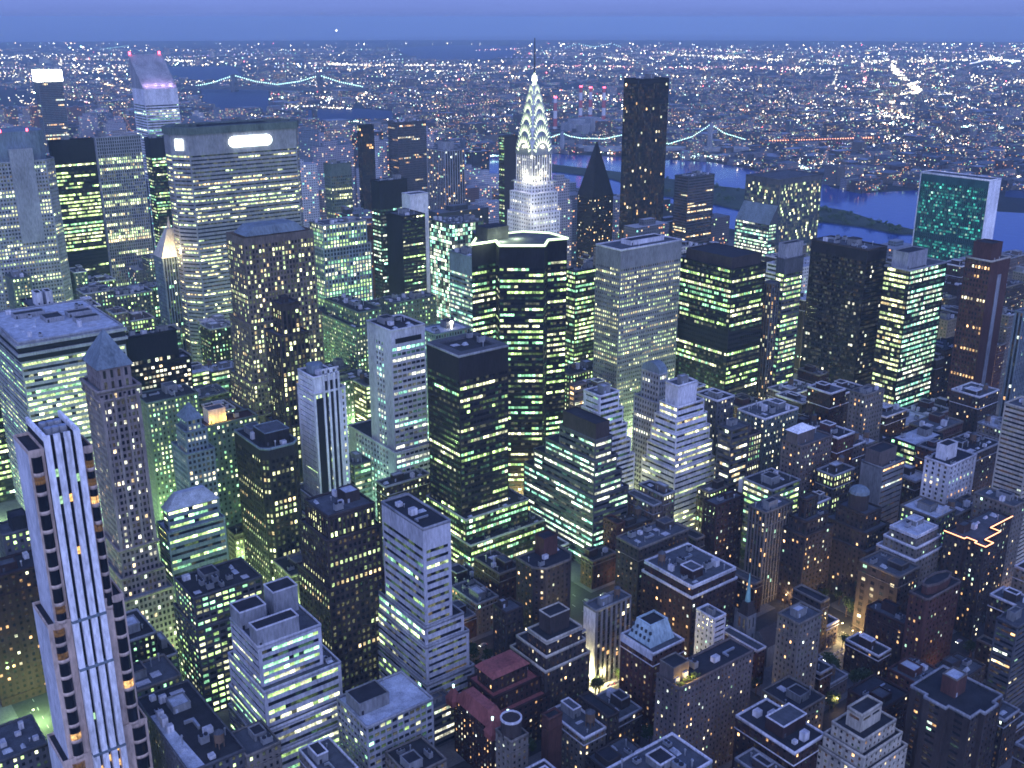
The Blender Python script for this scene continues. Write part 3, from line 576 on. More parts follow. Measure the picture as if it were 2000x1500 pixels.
for i, (va, vb, k) in enumerate(tv):
    za, zb_ = zz(va), zz(vb); h = hw * k; n = 12
    arch = [(h * math.cos(math.pi * (1 - j / n)) , za + (zb_ - za) * math.sin(math.pi * j / n) ** .8) for j in range(n + 1)]
    dep = h * 1.02
    for ax in (0, 1):
        f = (lambda a, b_, z: (a, b_, z)) if ax == 0 else (lambda a, b_, z: (b_, a, z))
        for j in range(n):
            (a, z_), (c, y_) = arch[j], arch[j + 1]
            cb.quads([[f(a, -dep, z_), f(a, dep, z_), f(c, dep, y_), f(c, -dep, y_)]])
        for s_ in (-1, 1): cb.ngon([f(a, s_ * dep, z_) for a, z_ in arch])
        if i: cb.quads([[f(-h, -dep, za - 9), f(h, -dep, za - 9), f(h, -dep, za), f(-h, -dep, za)]])
        # triangular lit windows along the arch
        s_ = -1
        for j in range(1, n):
            t0 = math.pi * (1 - (j - .42) / n); t1 = math.pi * (1 - (j + .42) / n); tm = (t0 + t1) / 2
            pt = lambda t, q: f(h * q * math.cos(t), s_ * (dep + .25), za + (zb_ - za) * q * max(0, math.sin(t)) ** .8)
            lb.quads([[pt(t0, .62), pt(t1, .62), pt(tm, .98), pt(tm, .98)]])
crn = cb.build('sunburst_crown', ['steel'], r0); lb.build('arch_window', ['lamp_cream'], crn)['kind'] = 'stuff'
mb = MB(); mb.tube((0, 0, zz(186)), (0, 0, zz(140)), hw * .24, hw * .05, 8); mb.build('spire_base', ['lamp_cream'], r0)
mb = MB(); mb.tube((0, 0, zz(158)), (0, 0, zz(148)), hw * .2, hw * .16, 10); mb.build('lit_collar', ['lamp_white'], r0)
mb = MB(); mb.tube((0, 0, zz(142)), (0, 0, zz(74)), hw * .085, .55, 6); mb.build('spire', ['dgrey'], r0)
for (x, y, v, e) in ((-34, -8, 420, 1.3), (-8, -34, 420, 1.3), (-22, -22, 400, 1.1), (-14, -14, 347, 1.1), (-15, -4, 345, .7), (-4, -15, 345, .7), (-17, 0, 335, .5), (0, -17, 335, .5), (-13, -13, 300, .5), (-15, 2, 285, .4), (2, -15, 285, .4)):
    l = bpy.data.lights.new('crown_flood', 'POINT'); l.energy = 4200 * e; l.color = (1, .97, .66); l.shadow_soft_size = 1; o = bpy.data.objects.new('crown_flood', l); COL.objects.link(o); o.parent = r0; o.location = (x * hw / 12, y * hw / 12, zz(v))
FOOT.append((CX - hw * 1.5, CX + hw * 1.5, CY - hw * 1.5, CY + hw * 1.5, 250)); LAND.append(('the spired tower', 1044, 280, CX, CY))
# ------------------------------------------------------------------ near left
b = B('office_block', 'massive office block with brilliant yellow green floors under a triple banded flat roof', 35, 672, -30, 241, 140, V('ribbon', pal='lime', p=.9, k=1.0, wz=(.42, .88), crown=13, bw=2.8), wall='lav', stW=V('ribbon', pal='green', p=.35, wz=(.45, .8), crown=13, k=.7), roof='roof_light', sn='the brilliant banded block', dens=.5, bulk=False)
for i, (za, m_) in enumerate(((128, 'black'), (131.5, 'lav'), (133.5, 'black'), (137.3, 'lav'))):
    mb = MB(); ring(mb, [(0, 0), (b.w, 0), (b.w, b.d), (0, b.d)], za, za + (3.4 if m_ == 'black' else 1.9), .5 if m_ == 'black' else 1.6, 1.2); mb.build('cornice_band', [m_], b.root)
for fx, fy, fx1, fy1 in ((.42, .45, .6, .62), (.66, .3, .9, .4), (.66, .5, .9, .6), (.2, .7, .5, .8)): bulkhead(b.root, b.w * fx, b.d * fy, b.w * fx1, b.d * fy1, 140, 3, 'lav', 'roof_dark')
B('office_block', 'dark office block with two white lit roof lanterns behind the brilliant banded block', 60, 602, 0, 110, 128, V('darkrib', pal='green', p=.3), wall='black', pent=((.3, .1, .55, .5, 10, 'white'), (.7, .1, .95, .5, 10, 'white')), dmax=30, sn='the lantern roofed block')
P = at(-70, 700, 112)
building('office_block', 'dark glass office block with green ribbons cut by the left edge of the photo', 'office tower', P, ext(P, 112, 0, 10), 20, 112, V('darkrib', pal='green', p=.4), wall='black', sn='the dark glass edge block')
B('office_block', 'black roofed block with white lit rows right of the brilliant banded block', 248, 662, 238, 345, 118, V('punch', pal='white', p=.45, crown=17, wx=(.15, .85)), wall='black', tiers=((96, 1, 2, 8, 1),), dmax=40, sn='the orange terraced block', roof='roof_mid')
b = FOOT[-1]
B('office_block', 'dark block with one brilliant row of arched windows under its eaves', 286, 790, 262, 387, 92, V('punch', pal='green', p=.45, bw=2.6), wall='greenstone', roof='roof_tar', dmax=34, sn='the bright eaved block')
b = B('office_tower', 'small green stone tower with an octagonal lantern and bright band below its roof', 364, 822, 349, 393, 112, V('grid', pal='teal', p=.3), wall='slate', top=('pyr', 9, 1.2), roof='slate', tiers=((105, 2, 2, 2, 2), (92, 3.5, 8, 5, 3.5)), stLow=V('grid', pal='white', p=.35, fh=3.4), sn='the lantern topped green tower')
b = B('office_block', 'green grey stone block with a maroon roof and yellow floodlit roof house', 402, 836, 384, 503, 92, V('punch', pal='green', p=.25), wall='greenstone', roof='dbrick', dmax=26, sn='the maroon roofed stone block', bulk=False, dens=.3)
bulkhead(b.root, b.w * .12, b.d * .3, b.w * .45, b.d * .9, 92, 9, 'tan', 'roof_mid', None, 'penthouse')
for x in (.15, .42):
    l = bpy.data.lights.new('roof_flood', 'POINT'); l.energy = 1500; l.color = (1, .74, .14); l.shadow_soft_size = .4; o = bpy.data.objects.new('roof_flood', l); COL.objects.link(o); o.parent = b.root; o.location = (b.w * x, b.d * .12, 94)
P = at(513, 882, 98); w_ = ext(P, 98, 0, 586); d_ = ext(P, 98, 1, 457)
b = building('office_tower', 'dark chamfered office block with bright west windows and a blue rimmed roof', 'office tower', P, w_, d_, 98, V('grid', pal='yellow', p=.38, bw=2.8, crown=6), wall='bronze', poly=[(4, 0), (w_ - 4, 0), (w_, 4), (w_, d_), (0, d_), (0, 4)], rim='slate', roof='roof_tar', sn='the dark chamfered block', dens=1)
bulkhead(b.root, w_ * .2, d_ * .15, w_ * .85, d_ * .55, 98, 8, 'bronze', 'roof_mid', 'slate', 'penthouse')
b = B('office_tower', 'white brick art deco shaft with black vertical stripes and a castellated top', 612, 740, 581, 660, 132, V('grid', base=60, pal='green', p=.1, crown=72), wall='white', stW=V('ribbon', pal='green', p=.05, wz=(.42, .6), fh=3.4, m=2), tiers=((122, .1, 2, 4.5, .1), (52, 3, 10, 6, 3), (40, 6, 14, 8, 5), (28, 9, 18, 8, 7)), stLow=V('grid', pal='green', p=.25, bw=2.4, wx=(.25, .75)), sn='the white striped shaft', bulk=False, dens=.3, roof='roof_mid')
for x0, x1, zt_ in ((.06, .34, 119), (.42, .54, 129), (.64, .76, 129), (.86, .97, 129)):
    mb = MB(); mb.box(b.w * x0, -.22, 53, b.w * x1, -.14, zt_); mb.build('dark_stripe', ['black'], b.root)
mb = MB(); mb.tube((b.w * .45, b.d * .6, 132), (b.w * .45, b.d * .6, 137), 5, 5, 14); mb.build('cooling_tower', ['slate'], b.root)
mb = MB(); W3 = b.w
for x in (.38, .59, .81, .99): mb.box(W3 * x - .6, -.9, 56, W3 * x + .6, -.15, 136)
mb.box(W3 * .34, -.9, 134, W3 * 1.02, -.15, 137); mb.build('crown_frame', ['white'], b.root)
bt = B('office_tower', 'brown stone tower with a grey pyramid roof over arcaded upper storeys', 193, 722, 160, 254, 170, V('punch', pal='white', p=.06, bw=3.4, wx=(.3, .7), wz=(.1, .8), fh=6), wall='taupe', dmax=22, top=('pyr', 17, 1.4), roof='slate', tiers=((158, 2.6, 2.5, 3.6, 2), (153, 1.8, 1.6, 2.6, 1.2), (70, 2.2, 2.5, 2.2, 2.2), (55, 4, 5, 4, 4), (44, 5, 10, 6, 8)),
      stLow=V('punch', pal='white', p=.22, bw=2.3, fh=3.6, wx=(.2, .8), wz=(.2, .78)), sn='the pyramid roofed tower', dens=0)
for x0, x1 in ((-.13, -.02), (.28, .36), (.64, .72), (1.02, 1.13)):
    mb = MB(); mb.box(bt.w * x0, -2.9, 71, bt.w * x1, -2.25, 156); mb.build('pier', ['taupe'], bt.root)
for z, o_ in ((158.6, 3.1), (153.4, 2.6), (70.6, 2.9)):
    mb = MB(); ring(mb, [(-2, -1.8), (bt.w + 2, -1.8), (bt.w + 2, bt.d + 2), (-2, bt.d + 2)], z, z + 1.1, o_ - 1.6, 0); weld(mb.build('cornice', ['taupe'], bt.root))
# pier-and-bay apartment tower
P = at(84, 858, 188); H = 188; w_ = ext(P, H, 0, 155); d_ = 24
r0 = thing('apartment_tower', 'tall tan apartment tower with white piers and bowed balcony bays at left', 'apartment tower', (P[0], P[1], 0))
z1, z2, z3 = zat(P[0], P[1] - 1, 1216), zat(P[0], P[1] - 2, 1310), zat(P[0], P[1] - 3, 1478)
mb = MB(); mb.box(.2, 0, 0, w_ - .2, d_, H - 1, 0, top=False); mb.quads([[(0, 0, H - 1.5), (w_, 0, H - 1.5), (w_, d_, H - 1.5), (0, d_, H - 1.5)]], 1); mb.build('core_wall', ['black', 'roof_tar'], r0)
pw = w_ / 5.7
segs = ((0, z3, 3.2), (z3, z2, 2.6), (z2, z1, 1.9), (z1, H, 1.2))
for k in range(4):
    x = k * 2 * pw * (6 / 6); x0 = k * (w_ - pw) / 3
    mb = MB()
    for za, zb_, pro in segs: mb.box(x0, -pro, za, x0 + pw, -.02, zb_ + (1.2 if zb_ == H else 0))
    mb.build('pier', ['marble'], r0)
for xa in (0, w_ - 1.1):
    mb = MB(); mb.box(xa, 0, H - 1, xa + 1.1, d_, H + 1.5); mb.build('roof_beam', ['marble'], r0)
for zb_, pro in ((z1, 1.95), (z2, 2.65), (z3, 3.25)):
    mb = MB(); mb.box(-.1, -pro - .15, zb_ - .3, w_ + .1, -.05, zb_ + .5); mb.build('belt_course', ['slate'], r0)
wins = MB(); fl = 3.72
gl = MB()
for k in range(3):
    x0 = k * (w_ - pw) / 3 + pw; x1 = (k + 1) * (w_ - pw) / 3
    nz = int(H / fl) - 1; z = np.arange(nz) * fl + 1
    lit = np.zeros((nz, 3)); on = nrg.random(nz) < .05; lit[on] = np.array((1, .55, .15)) * .9; on2 = nrg.random(nz) < .03; lit[on2] = np.array((.5, .9, .5)) * .5
    gl.quads([[(x0, -.06, a), (x1, -.06, a), (x1, -.06, a + fl * .86), (x0, -.06, a + fl * .86)] for a in z], 0, lit)
gl.build('windows', ['glass_dark'], r0, lit=True)['kind'] = 'stuff'
def wing(x0, x1, top, y0, zb0, bayl, bayr, yb):
    wb, gb = MB(), MB()
    wb.box(x0, y0, zb0, x1, yb, top, 0, topmat=1)
    ring(wb, [(x0, y0), (x1, y0), (x1, yb), (x0, yb)], top - .3, top + 1.1, .12, .4, 0)
    n = int((top - zb0 - 1) / (2 * fl)); hh = (top - zb0 - 1.5) / max(n, 1); xm, r = (bayl + bayr) / 2, (bayr - bayl) / 2
    arc = [(xm - r * math.cos(math.pi * j / 6), y0 - .05 - 1.5 * math.sin(math.pi * j / 6)) for j in range(7)]
    for i in range(n):
        za = zb0 + i * hh
        tb = MB(); ng_ = rnd.random(2) if False else (rnd.random(), rnd.random())
        for j in range(6):
            a, c = arc[j], arc[j + 1]
            tb.quads([[(*a, za), (*c, za), (*c, za + 1.5), (*a, za + 1.5)]])
            for f in range(2):
                lit = np.zeros(3)
                if j in (1, 3) : pass
                gb.quads([[(a[0], a[1] + .18, za + 1.5 + f * (hh - 1.5) / 2), (c[0], c[1] + .18, za + 1.5 + f * (hh - 1.5) / 2), (c[0], c[1] + .18, za + 1.5 + (f + 1) * (hh - 1.5) / 2), (a[0], a[1] + .18, za + 1.5 + (f + 1) * (hh - 1.5) / 2)]], 0,
                         np.array((1, .55, .2)) * ((.75 if j in (1, 2, 4) else .35) if ng_[f] < .03 else (.06 if ng_[f] < .15 else 0)))
        tb.ngon([(*p, za + 1.5) for p in arc]); tb.ngon([(*p, za) for p in arc][::-1]); weld(tb.build('balcony', ['tan'], r0))
    return wb, gb
wbs, gbs = MB(), MB()
for (x0, x1, top, y0, zb0, bl, br) in ((-5.6, -.05, H - 5, 1.2, z1, -4.9, -1.0), (-8.6, -.05, z1, .4, z3, -6.9, -2.6), (-11.5, -.05, z3, -.4, 0, -8, -3), (w_ + .05, w_ + 4.2, H - 8, 1.2, z1, w_ + .9, w_ + 3.9), (w_ + .05, w_ + 8.0, z1 + 4, .4, z3 + 6, w_ + 3.2, w_ + 7.4), (w_ + .05, w_ + 10.5, z3 + 6, -.4, 0, w_ + 4, w_ + 9.5)):
    a, g_ = wing(x0, x1, top, y0, zb0, bl, br, 22)
    a.build('wing_wall', ['tan', 'roof_tar'], r0); gbs.q += g_.q; gbs.m += g_.m; gbs.c += g_.c
panes(gbs, 'glass_dark', r0, P)
sb = [(-5.75, 1.2, z1), (-8.75, .4, z3), (-11.65, -.4, 0)]
for (x, y, za), zt in zip(sb, (H - 5.2, z1 - .3, z3 - .3)):
    mb = MB(); mb.box(x, y + .1, za, x + .12, 21.8, zt); mb.build('side_cladding', ['white'], r0)
for k in range(6): mb = MB(); mb.tube((w_ * (.3 + .2 * (k % 3)), 8 + 7 * (k // 3), H - 1.4), (w_ * (.3 + .2 * (k % 3)), 8 + 7 * (k // 3), H + 1.2), 1.7, 1.5, 12); mb.build('cooling_fan', ['metal_duct'], r0)
FOOT.append((P[0] - 12, P[0] + w_ + 11, P[1] - 4, P[1] + d_, H)); LAND.append(('the pier and bay apartment tower', 130, 1050, P[0], P[1]))
B('office_block', 'lavender hipped roof office block with lit ribbon windows right of the pyramid roofed tower', 326, 1000, 317, 426, 84, V('ribbon', pal='green', p=.5, wz=(.38, .8)), wall='slate', dmax=24, top=('pyr', 8, .6, .28), roof='roof_light', tiers=((72, 1.5, 8, 2, 2),), sn='the lavender hipped block')
B('office_block', 'dark flat roofed office block with lit lower rows left of the white boxed terraces', 378, 1172, 340, 512, 66, V('punch', pal='green', p=.45, bw=3.6, wx=(.12, .88)), wall='dgrey', roof='roof_tar', tiers=((50, 1, 3, 1, 2),), sn='the dark flat office block', dens=1.2)
b = B('office_tower', 'white ribbon windowed office building stepping down in terraces under boxy white roof houses', 504, 1267, 449, 627, 75, V('ribbon', pal='green', p=.4, wz=(.38, .86), crown=1.5, m=1.6), wall='pale', roof='roof_mid', tiers=((55, 1, 4, 6.5, 4.5), (37, 1.5, 6, 6, 7.5), (25, 2, 8, 8, 9)), stW=V('ribbon', pal='green', p=.3, wz=(.4, .75), crown=1.5), sn='the white boxed terraces', bulk=False, dens=.4)
for fx0, fy0, fx1, fy1, h in ((.0, .01, .66, .26, 9), (.0, .6, .42, .95, 9), (.55, .62, .95, .95, 13)): bulkhead(b.root, b.w * fx0, b.d * fy0, b.w * fx1, b.d * fy1, 75, h, 'lav', 'roof_tar', 'white', 'penthouse')
B('office_tower', 'brown fluted art deco block with rows of round lit windows beside the white striped shaft', 640, 1012, 594, 732, 104, V('piers', pal='yellow', p=.3, bw=2.4, crown=1), wall='umber', tiers=((92, 2, 3, 2, 2), (66, 3.5, 6, 4, 3.5)), roof='roof_mid', stLow=V('grid', pal='yellow', p=.27, bw=2.7), sn='the brown fluted block')
b = B('office_tower', 'pale concrete tower with dark slot windows and a sunken roof, standing on glassy terraces', 826, 1036, 745, 880, 108, V('ribbon', pal='yellow', p=.06, wz=(.3, .72), crown=10, m=1.6, fh=4.2), wall='pale', stW=V('ribbon', pal='green', p=.35, wz=(.35, .8), crown=9, fh=4.2), roof='roof_tar', tiers=((56, 1.2, 7, 6, 1.2), (46, 2, 14, 8, 2.5), (26, 3, 22, 10, 4)), sn='the pale slot windowed tower', bulk=False, dens=.8, rim='lav')
b = B('office_tower', 'pale blue gridded tower with a blank mauve west wall', 763, 648, 716, 830, 142, V('grid', pal='teal', p=.35, bw=3.6, wx=(.06, .94), wz=(.3, .82), crown=11), wall='pale', stW=V('grid', crown=9, pal='teal', p=.3, bw=4, m=10), roof='roof_dark', tiers=((58, 2, 30, 1, 4),), sn='the pale blue gridded tower', dens=1)
mb = MB(); mb.box(b.w * .12, -.12, 133, b.w * .88, -.02, 136.5); mb.build('louvre_slot', ['black'], b.root)
b = B('office_tower', 'dark brown glass tower with a hollow rimmed roof and green lit corners', 896, 698, 833, 993, 142, V('darkrib', pal='green', p=.2, crown=15, wz=(.36, .84)), wall='bronze', roof='roof_tar', rim='lav', tiers=((36, 1, 4, 12, 6), (20, 1, 6, 22, 11)), sn='the dark hollow roofed tower', bulk=False, dens=.3, stLow=V('darkrib', pal='green', p=.55))
mb = MB(); ring(mb, [(0, 0), (b.w, 0), (b.w, b.d), (0, b.d)], 142, 143.4, -.2, 5.5); mb.build('roof_curb', ['dgrey'], b.root)
b = B('office_block', 'low blue roofed office annexe with a round white lamp behind the pale blue gridded tower', 850, 655, 815, 935, 100, V('grid', pal='teal', p=.4), wall='slate', roof='roof_light', dmax=24, wmax=34, sn='the blue roofed annexe', dens=.5)
mb = MB(); mb.tube((b.w * .6, b.d * .3, 100), (b.w * .6, b.d * .3, 104), .3, .3, 6); mb.tube((b.w * .6, b.d * .3, 104), (b.w * .6, b.d * .3, 106.4), 1.1, 1.1, 10); mb.build('roof_lamp', ['lamp_white'], b.root)
B('office_tower', 'dark stepped office ziggurat with teal and white ribbon lights in the centre', 1163, 862, 1092, 1196, 88.5, V('ribbon', pal='teal', p=.5, crown=1.5, wz=(.4, .85), k=1.1), wall='dgrey', tiers=((75, .8, 13, 4, .8), (64, 1.5, 24, 8, 1.5), (51, 2, 34, 14, 2)), pent=((.0, .0, .8, .9, 11, 'umber'),), roof='roof_dark', sn='the teal ribbon ziggurat')
b = B('office_block', 'white banded office block stepping down to the right behind the teal ribbon ziggurat', 1172, 776, 1140, 1210, 104, V('ribbon', pal='green', p=.08, wz=(.4, .9), fh=3.6), wall='white', dmax=30, tiers=((92, .1, 2, 4, .1), (80, .2, 2, 8, .2), (68, .3, 3, 12, .3), (56, .4, 3, 16, .4)), stW=V('ribbon', pal='green', p=.2, wz=(.4, .7), m=2), sn='the white banded steps')
B('office_block', 'small brown block with amber floors left of the white banded steps', 1122, 756, 1112, 1146, 92, V('ribbon', pal='warm', p=.8), wall='brown', wmax=14, dmax=20, sn='the amber floored block')
b = B('apartment_tower', 'slim grey grid tower with a rounded top in front of the pale box tower', 1288, 734, 1253, 1304, 104, V('grid', pal='white', p=.06, bw=2.6, wz=(.2, .75)), cat='apartment tower', wall='lav', tiers=((84, 1.5, 5, 2, 1),), sn='the slim grey round topped tower', dens=0)
mb = MB(); n = 10
for j in range(n):
    a0, a1 = math.pi * j / n, math.pi * (j + 1) / n; f = lambda a: (b.d * (.5 - .5 * math.cos(a)), 104.8 + 7 * math.sin(a))
    (ya, za), (yb, zb_) = f(a0), f(a1); mb.quads([[(0, yb, zb_), (0, ya, za), (b.w, ya, za), (b.w, yb, zb_)]])
for x in (0, b.w): mb.ngon([(x, b.d * (.5 - .5 * math.cos(math.pi * j / n)), 104.8 + 7 * math.sin(math.pi * j / n)) for j in range(n + 1)])
mb.build('barrel_roof', ['slate'], b.root)
B('office_tower', 'white ziggurat office block with glowing terraces under a blank white top box', 1325, 756, 1300, 1362, 104, V('ribbon', base=200), wall='white', pent=(), tiers=((90, 2, 3, 6, 2), (81, 4, 5, 8, 3.5), (72, 5, 7, 10, 5), (60, 6, 9, 12, 6.5), (48, 7.5, 12, 14, 8)), stLow=V('ribbon', pal='yellow', p=.33, wz=(.5, .88), k=.9), roof='roof_mid', sn='the white glowing ziggurat', dens=.5)
P = at(-40, 1140, 72)
building('apartment_block', 'dark brick apartment block with a few amber windows at the lower left edge', 'apartment block', P, ext(P, 72, 0, 88), 20, 72, V('brickhome', pal='warm', p=.12), wall='dbrick', roof='roof_dark', sn='the dark brick edge block')
P = at(5, 1048, 84)
building('office_block', 'grey block with a black roof house at the left edge of the photo', 'office block', P, ext(P, 84, 0, 62), 16, 84, V('punch', pal='green', p=.3), wall='dgrey', pent=((.4, .1, .95, .7, 8, 'black'),), sn='the grey edge block')
# ------------------------------------------------------------------ bottom and lower right
b = B('warehouse', 'low long office building with a dark cluttered roof and pale blue west strip', 369, 1512, 266, 478, 42, V('punch', pal='yellow', p=.15), cat='office block', wall='dgrey', roof='roof_tar', sn='the long dark roof', dens=3, tank=True)
mb = MB(); mb.quads([[(.6, .6, 42.1), (7.5, .6, 42.1), (5, b.d * .75, 42.1), (.6, b.d * .75, 42.1)]]); mb.build('pale_roof_strip', ['roof_light'], b.root)
B('office_block', 'low office building with a plain grey roof and dark window row at the bottom', 482, 1480, 446, 548, 40, V('punch', pal='yellow', p=.06), wall='sand', roof='roof_mid', sn='the plain grey roof', dens=.4, dmax=30)
B('office_block', 'broad pale roofed block with a raised roof house at the bottom of the photo', 716, 1424, 657, 846, 46, V('punch', pal='green', p=.12, wx=(.1, .9)), wall='lav', roof='roof_light', pent=((.06, .35, .5, .8, 6, 'grey'),), sn='the broad pale roof', dens=1)
B('office_block', 'small block with white parapets at the bottom edge left of the broad pale roof', 640, 1530, 575, 700, 36, V('punch', pal='green', p=.12), wall='sand', roof='roof_mid', rim='white', sn='the white parapet block', dmax=26)
B('office_block', 'small tan block with dark roof at the bottom edge right of the broad pale roof', 800, 1520, 752, 872, 32, V('punch', pal='yellow', p=.15), wall='sand', roof='roof_tar', sn='the small tan block', dmax=22)
b = B('hotel', 'brick hotel with red tiled roofs and teal lamps on its corner turrets', 962, 1428, 886, 992, 30, V('brickhome', pal='home', p=.3, bw=2.3, fh=3), wall='dbrick', roof='redroof', sn='the red turreted hotel', top=('pyr', 7, .6, .3), dmax=40)
for fx, fy in ((0, 0), (0, 1), (1, 0)):
    mb = MB(); x, y = b.w * fx, b.d * fy; mb.frustum((x - 3, y - 3, x + 3, y + 3), (x - .4, y - .4, x + .4, y + .4), 30.2, 36); mb.box(x - 2.7, y - 2.7, 27, x + 2.7, y + 2.7, 30.2); mb.build('turret', ['redroof'], b.root)
    mb = MB(); mb.tube((x, y, 36), (x, y, 37.5), .4, .55, 8); mb.build('turret_lamp', ['lamp_teal'], b.root)
B('apartment_block', 'brick building with a flat red hipped roof above the turreted hotel', 963, 1325, 932, 1030, 40, V('brickhome', p=.15), cat='apartment block', wall='dbrick', roof='redroof', top=('pyr', 2.2, 1, .42), tiers=((32, 3, 4, 5, 4), (24, 5, 6, 8, 8)), sn='the flat red roof', dmax=20)
b = B('apartment_block', 'tan block carrying a dark round water tank with white rim at the bottom', 998, 1452, 968, 1032, 38, V('brickhome', p=.12), cat='apartment block', wall='sand', roof='roof_tar', sn='the round tank block', bulk=False, dens=.2, dmax=18)
mb = MB(); mb.tube((b.w * .45, b.d * .5, 38), (b.w * .45, b.d * .5, 46), 4.6, 4.6, 16); mb.build('round_tank', ['umber'], b.root)
mb = MB(); ring(mb, [(b.w * .45 + 4.6 * math.cos(a * math.pi / 8), b.d * .5 + 4.6 * math.sin(a * math.pi / 8)) for a in range(16)], 45.6, 46.6, .25, .4); mb.build('tank_rim', ['white'], b.root)
B('apartment_block', 'narrow brick tower with an open dark top right of the round tank block', 1072, 1408, 1058, 1098, 40, V('brickhome', base=100), cat='apartment block', wall='brick', roof='roof_tar', sn='the narrow brick tower', dens=0, dmax=12)
P = at(1052, 1118, 60); w_ = ext(P, 60, 0, 1128); d_ = ext(P, 60, 1, 1008)
b = building('apartment_tower', 'brown chamfered apartment block with amber windows and a brick roof box before the ziggurat', 'apartment block', P, w_, d_, 60, V('brickhome', pal='warm', p=.2), wall='umber', poly=[(5, 0), (w_ - 5, 0), (w_, 5), (w_, d_), (0, d_), (0, 5)], roof='roof_dark', rim='sand', bulk=False, dens=.8, sn='the brown chamfered block')
bulkhead(b.root, w_ * .45, d_ * .55, w_ * .8, d_ * .95, 60, 11, 'brick', 'roof_dark')
B('apartment_block', 'dark brick block with blank west wall left of the white rimmed apartment block', 988, 1200, 963, 1022, 46, V('brickhome', p=.1), cat='apartment block', wall='umber', roof='roof_mid', sn='the dark blank walled block', dmax=18)
b = B('apartment_block', 'tan brick apartment block with white rimmed roof and a tall brick roof house', 1068, 1256, 1030, 1137, 50, V('brickhome', p=.2, bw=2.8), cat='apartment block', wall='umber', roof='roof_tar', rim='cream', tiers=((43, 1.5, 7, 1.5, 1.5), (36, 3, 10, 3, 3)), bulk=False, dens=.3, sn='the white rimmed apartment block')
bulkhead(b.root, b.w * .25, b.d * .3, b.w * .8, b.d * .85, 50, 10, 'umber', 'roof_tar', 'cream')
b = B('apartment_block', 'grey apartment tower with a smooth white west wall above a bright street corner', 1164, 1196, 1140, 1238, 46, V('piers', pal='home', p=.1, bw=3.4, fh=3.2), cat='apartment block', wall='grey', stW=None, roof='roof_mid', sn='the white flanked tower', dmax=14, wmax=25, tank=True)
mb = MB(); mb.box(-.14, .2, 0, -.02, b.d - .2, 46); mb.build('white_side_wall', ['marble'], b.root)
b = B('apartment_block', 'red brick apartment block topped by a pale blue mansard roof', 1276, 1280, 1213, 1336, 46, V('brickhome', pal='warm', p=.12), cat='apartment block', wall='brick', roof='roof_mid', rim='white', sn='the pale mansard block', bulk=False, dens=0)
mb = MB(); q0 = (3, 5, b.w - 1.5, b.d - 2); q1 = (5.5, 8, b.w - 4, b.d - 5); mb.frustum(q0, q1, 46, 56, cap=False); mb.quads([[(q1[0], q1[1], 55), (q1[2], q1[1], 55), (q1[2], q1[3], 55), (q1[0], q1[3], 55)]], 1); ring(mb, [(q1[0], q1[1]), (q1[2], q1[1]), (q1[2], q1[3]), (q1[0], q1[3])], 55.6, 56.4, .2, .6)
mb.build('mansard_roof', ['zinc', 'roof_tar'], b.root)
mb = MB()
for k in range(5):
    y = q0[1] + 2 + k * (q0[3] - q0[1] - 4) / 4
    for zz_, f in ((48.6, .28), (52, .6)): mb.box(q0[0] + 2.5 * f - .5, y - .5, zz_, q0[0] + 2.5 * f + .6, y + .5, zz_ + 1.5)
mb.build('dormer_windows', ['glass_grey'], b.root)['kind'] = 'stuff'
mb = MB(); mb.box(-.3, .3, 42.8, -.15, b.d, 46); mb.build('white_frieze', ['white'], b.root)
B('apartment_block', 'broad brick apartment block with white cornices and a cluttered white roof', 1352, 1148, 1259, 1437, 52, V('brickhome', p=.15), cat='apartment block', wall='dbrick', rim='white', roof='roof_mid', tiers=((46, .8, 1, .8, .8),), sn='the white corniced block', dens=2.5, tank=True)
B('apartment_block', 'brown brick apartment block with a roof full of pale sheds behind the white corniced block', 1248, 1074, 1204, 1345, 54, V('brickhome', p=.1), cat='apartment block', wall='umber', rim='sand', roof='roof_mid', dmax=34, sn='the shed roofed block', dens=2.5)
B('apartment_block', 'dark red brick apartment slab right of the shed roofed block', 1400, 990, 1374, 1454, 62, V('brickhome', pal='home', p=.1), cat='apartment block', wall='dbrick', dmax=30, sn='the dark red brick slab', dens=1.2)
B('apartment_block', 'sandy ribbed apartment tower with a pale blue cluttered roof', 1496, 1004, 1462, 1550, 62, V('piers', pal='home', p=.1, fh=3.2), cat='apartment block', wall='sand', roof='roof_mid', dmax=30, sn='the sandy ribbed tower', dens=2)
B('apartment_block', 'slender ribbed brown tower right of the sandy ribbed tower', 1575, 978, 1562, 1598, 68, V('piers', pal='home', p=.08, fh=3.2), cat='apartment block', wall='umber', tiers=((56, 3, 4, 6, 4), (48, 6, 6, 10, 6)), sn='the slender ribbed tower', dmax=16, dens=.2, stLow=V('brickhome', pal='home', p=.2))
b = B('apartment_tower', 'brown apartment tower with a small white pyramid on its roof house', 1566, 874, 1527, 1626, 76, V('brickhome', pal='home', p=.3, bw=2.8), cat='apartment tower', wall='brown', sn='the white pyramid tower', bulk=False, dens=.5)
bulkhead(b.root, b.w * .0, b.d * .25, b.w * .55, b.d * .8, 76, 8, 'brown', 'roof_mid', None, 'roof_house')
mb = MB(); mb.frustum((-.8, b.d * .25 - .8, b.w * .55 + .8, b.d * .8 + .8), (b.w * .27, b.d * .5, b.w * .29, b.d * .52), 84.2, 88.5); mb.build('pyramid_cap', ['marble'], b.root)
b = B('office_block', 'grey block with a blank west wall and brick roof box below the tall bronze tower', 1724, 916, 1682, 1768, 62, V('ribbon', pal='home', p=.12, wz=(.4, .75)), wall='grey', stW=None, sn='the blank grey block', pent=((.0, .2, .75, .85, 10, 'brown'),))
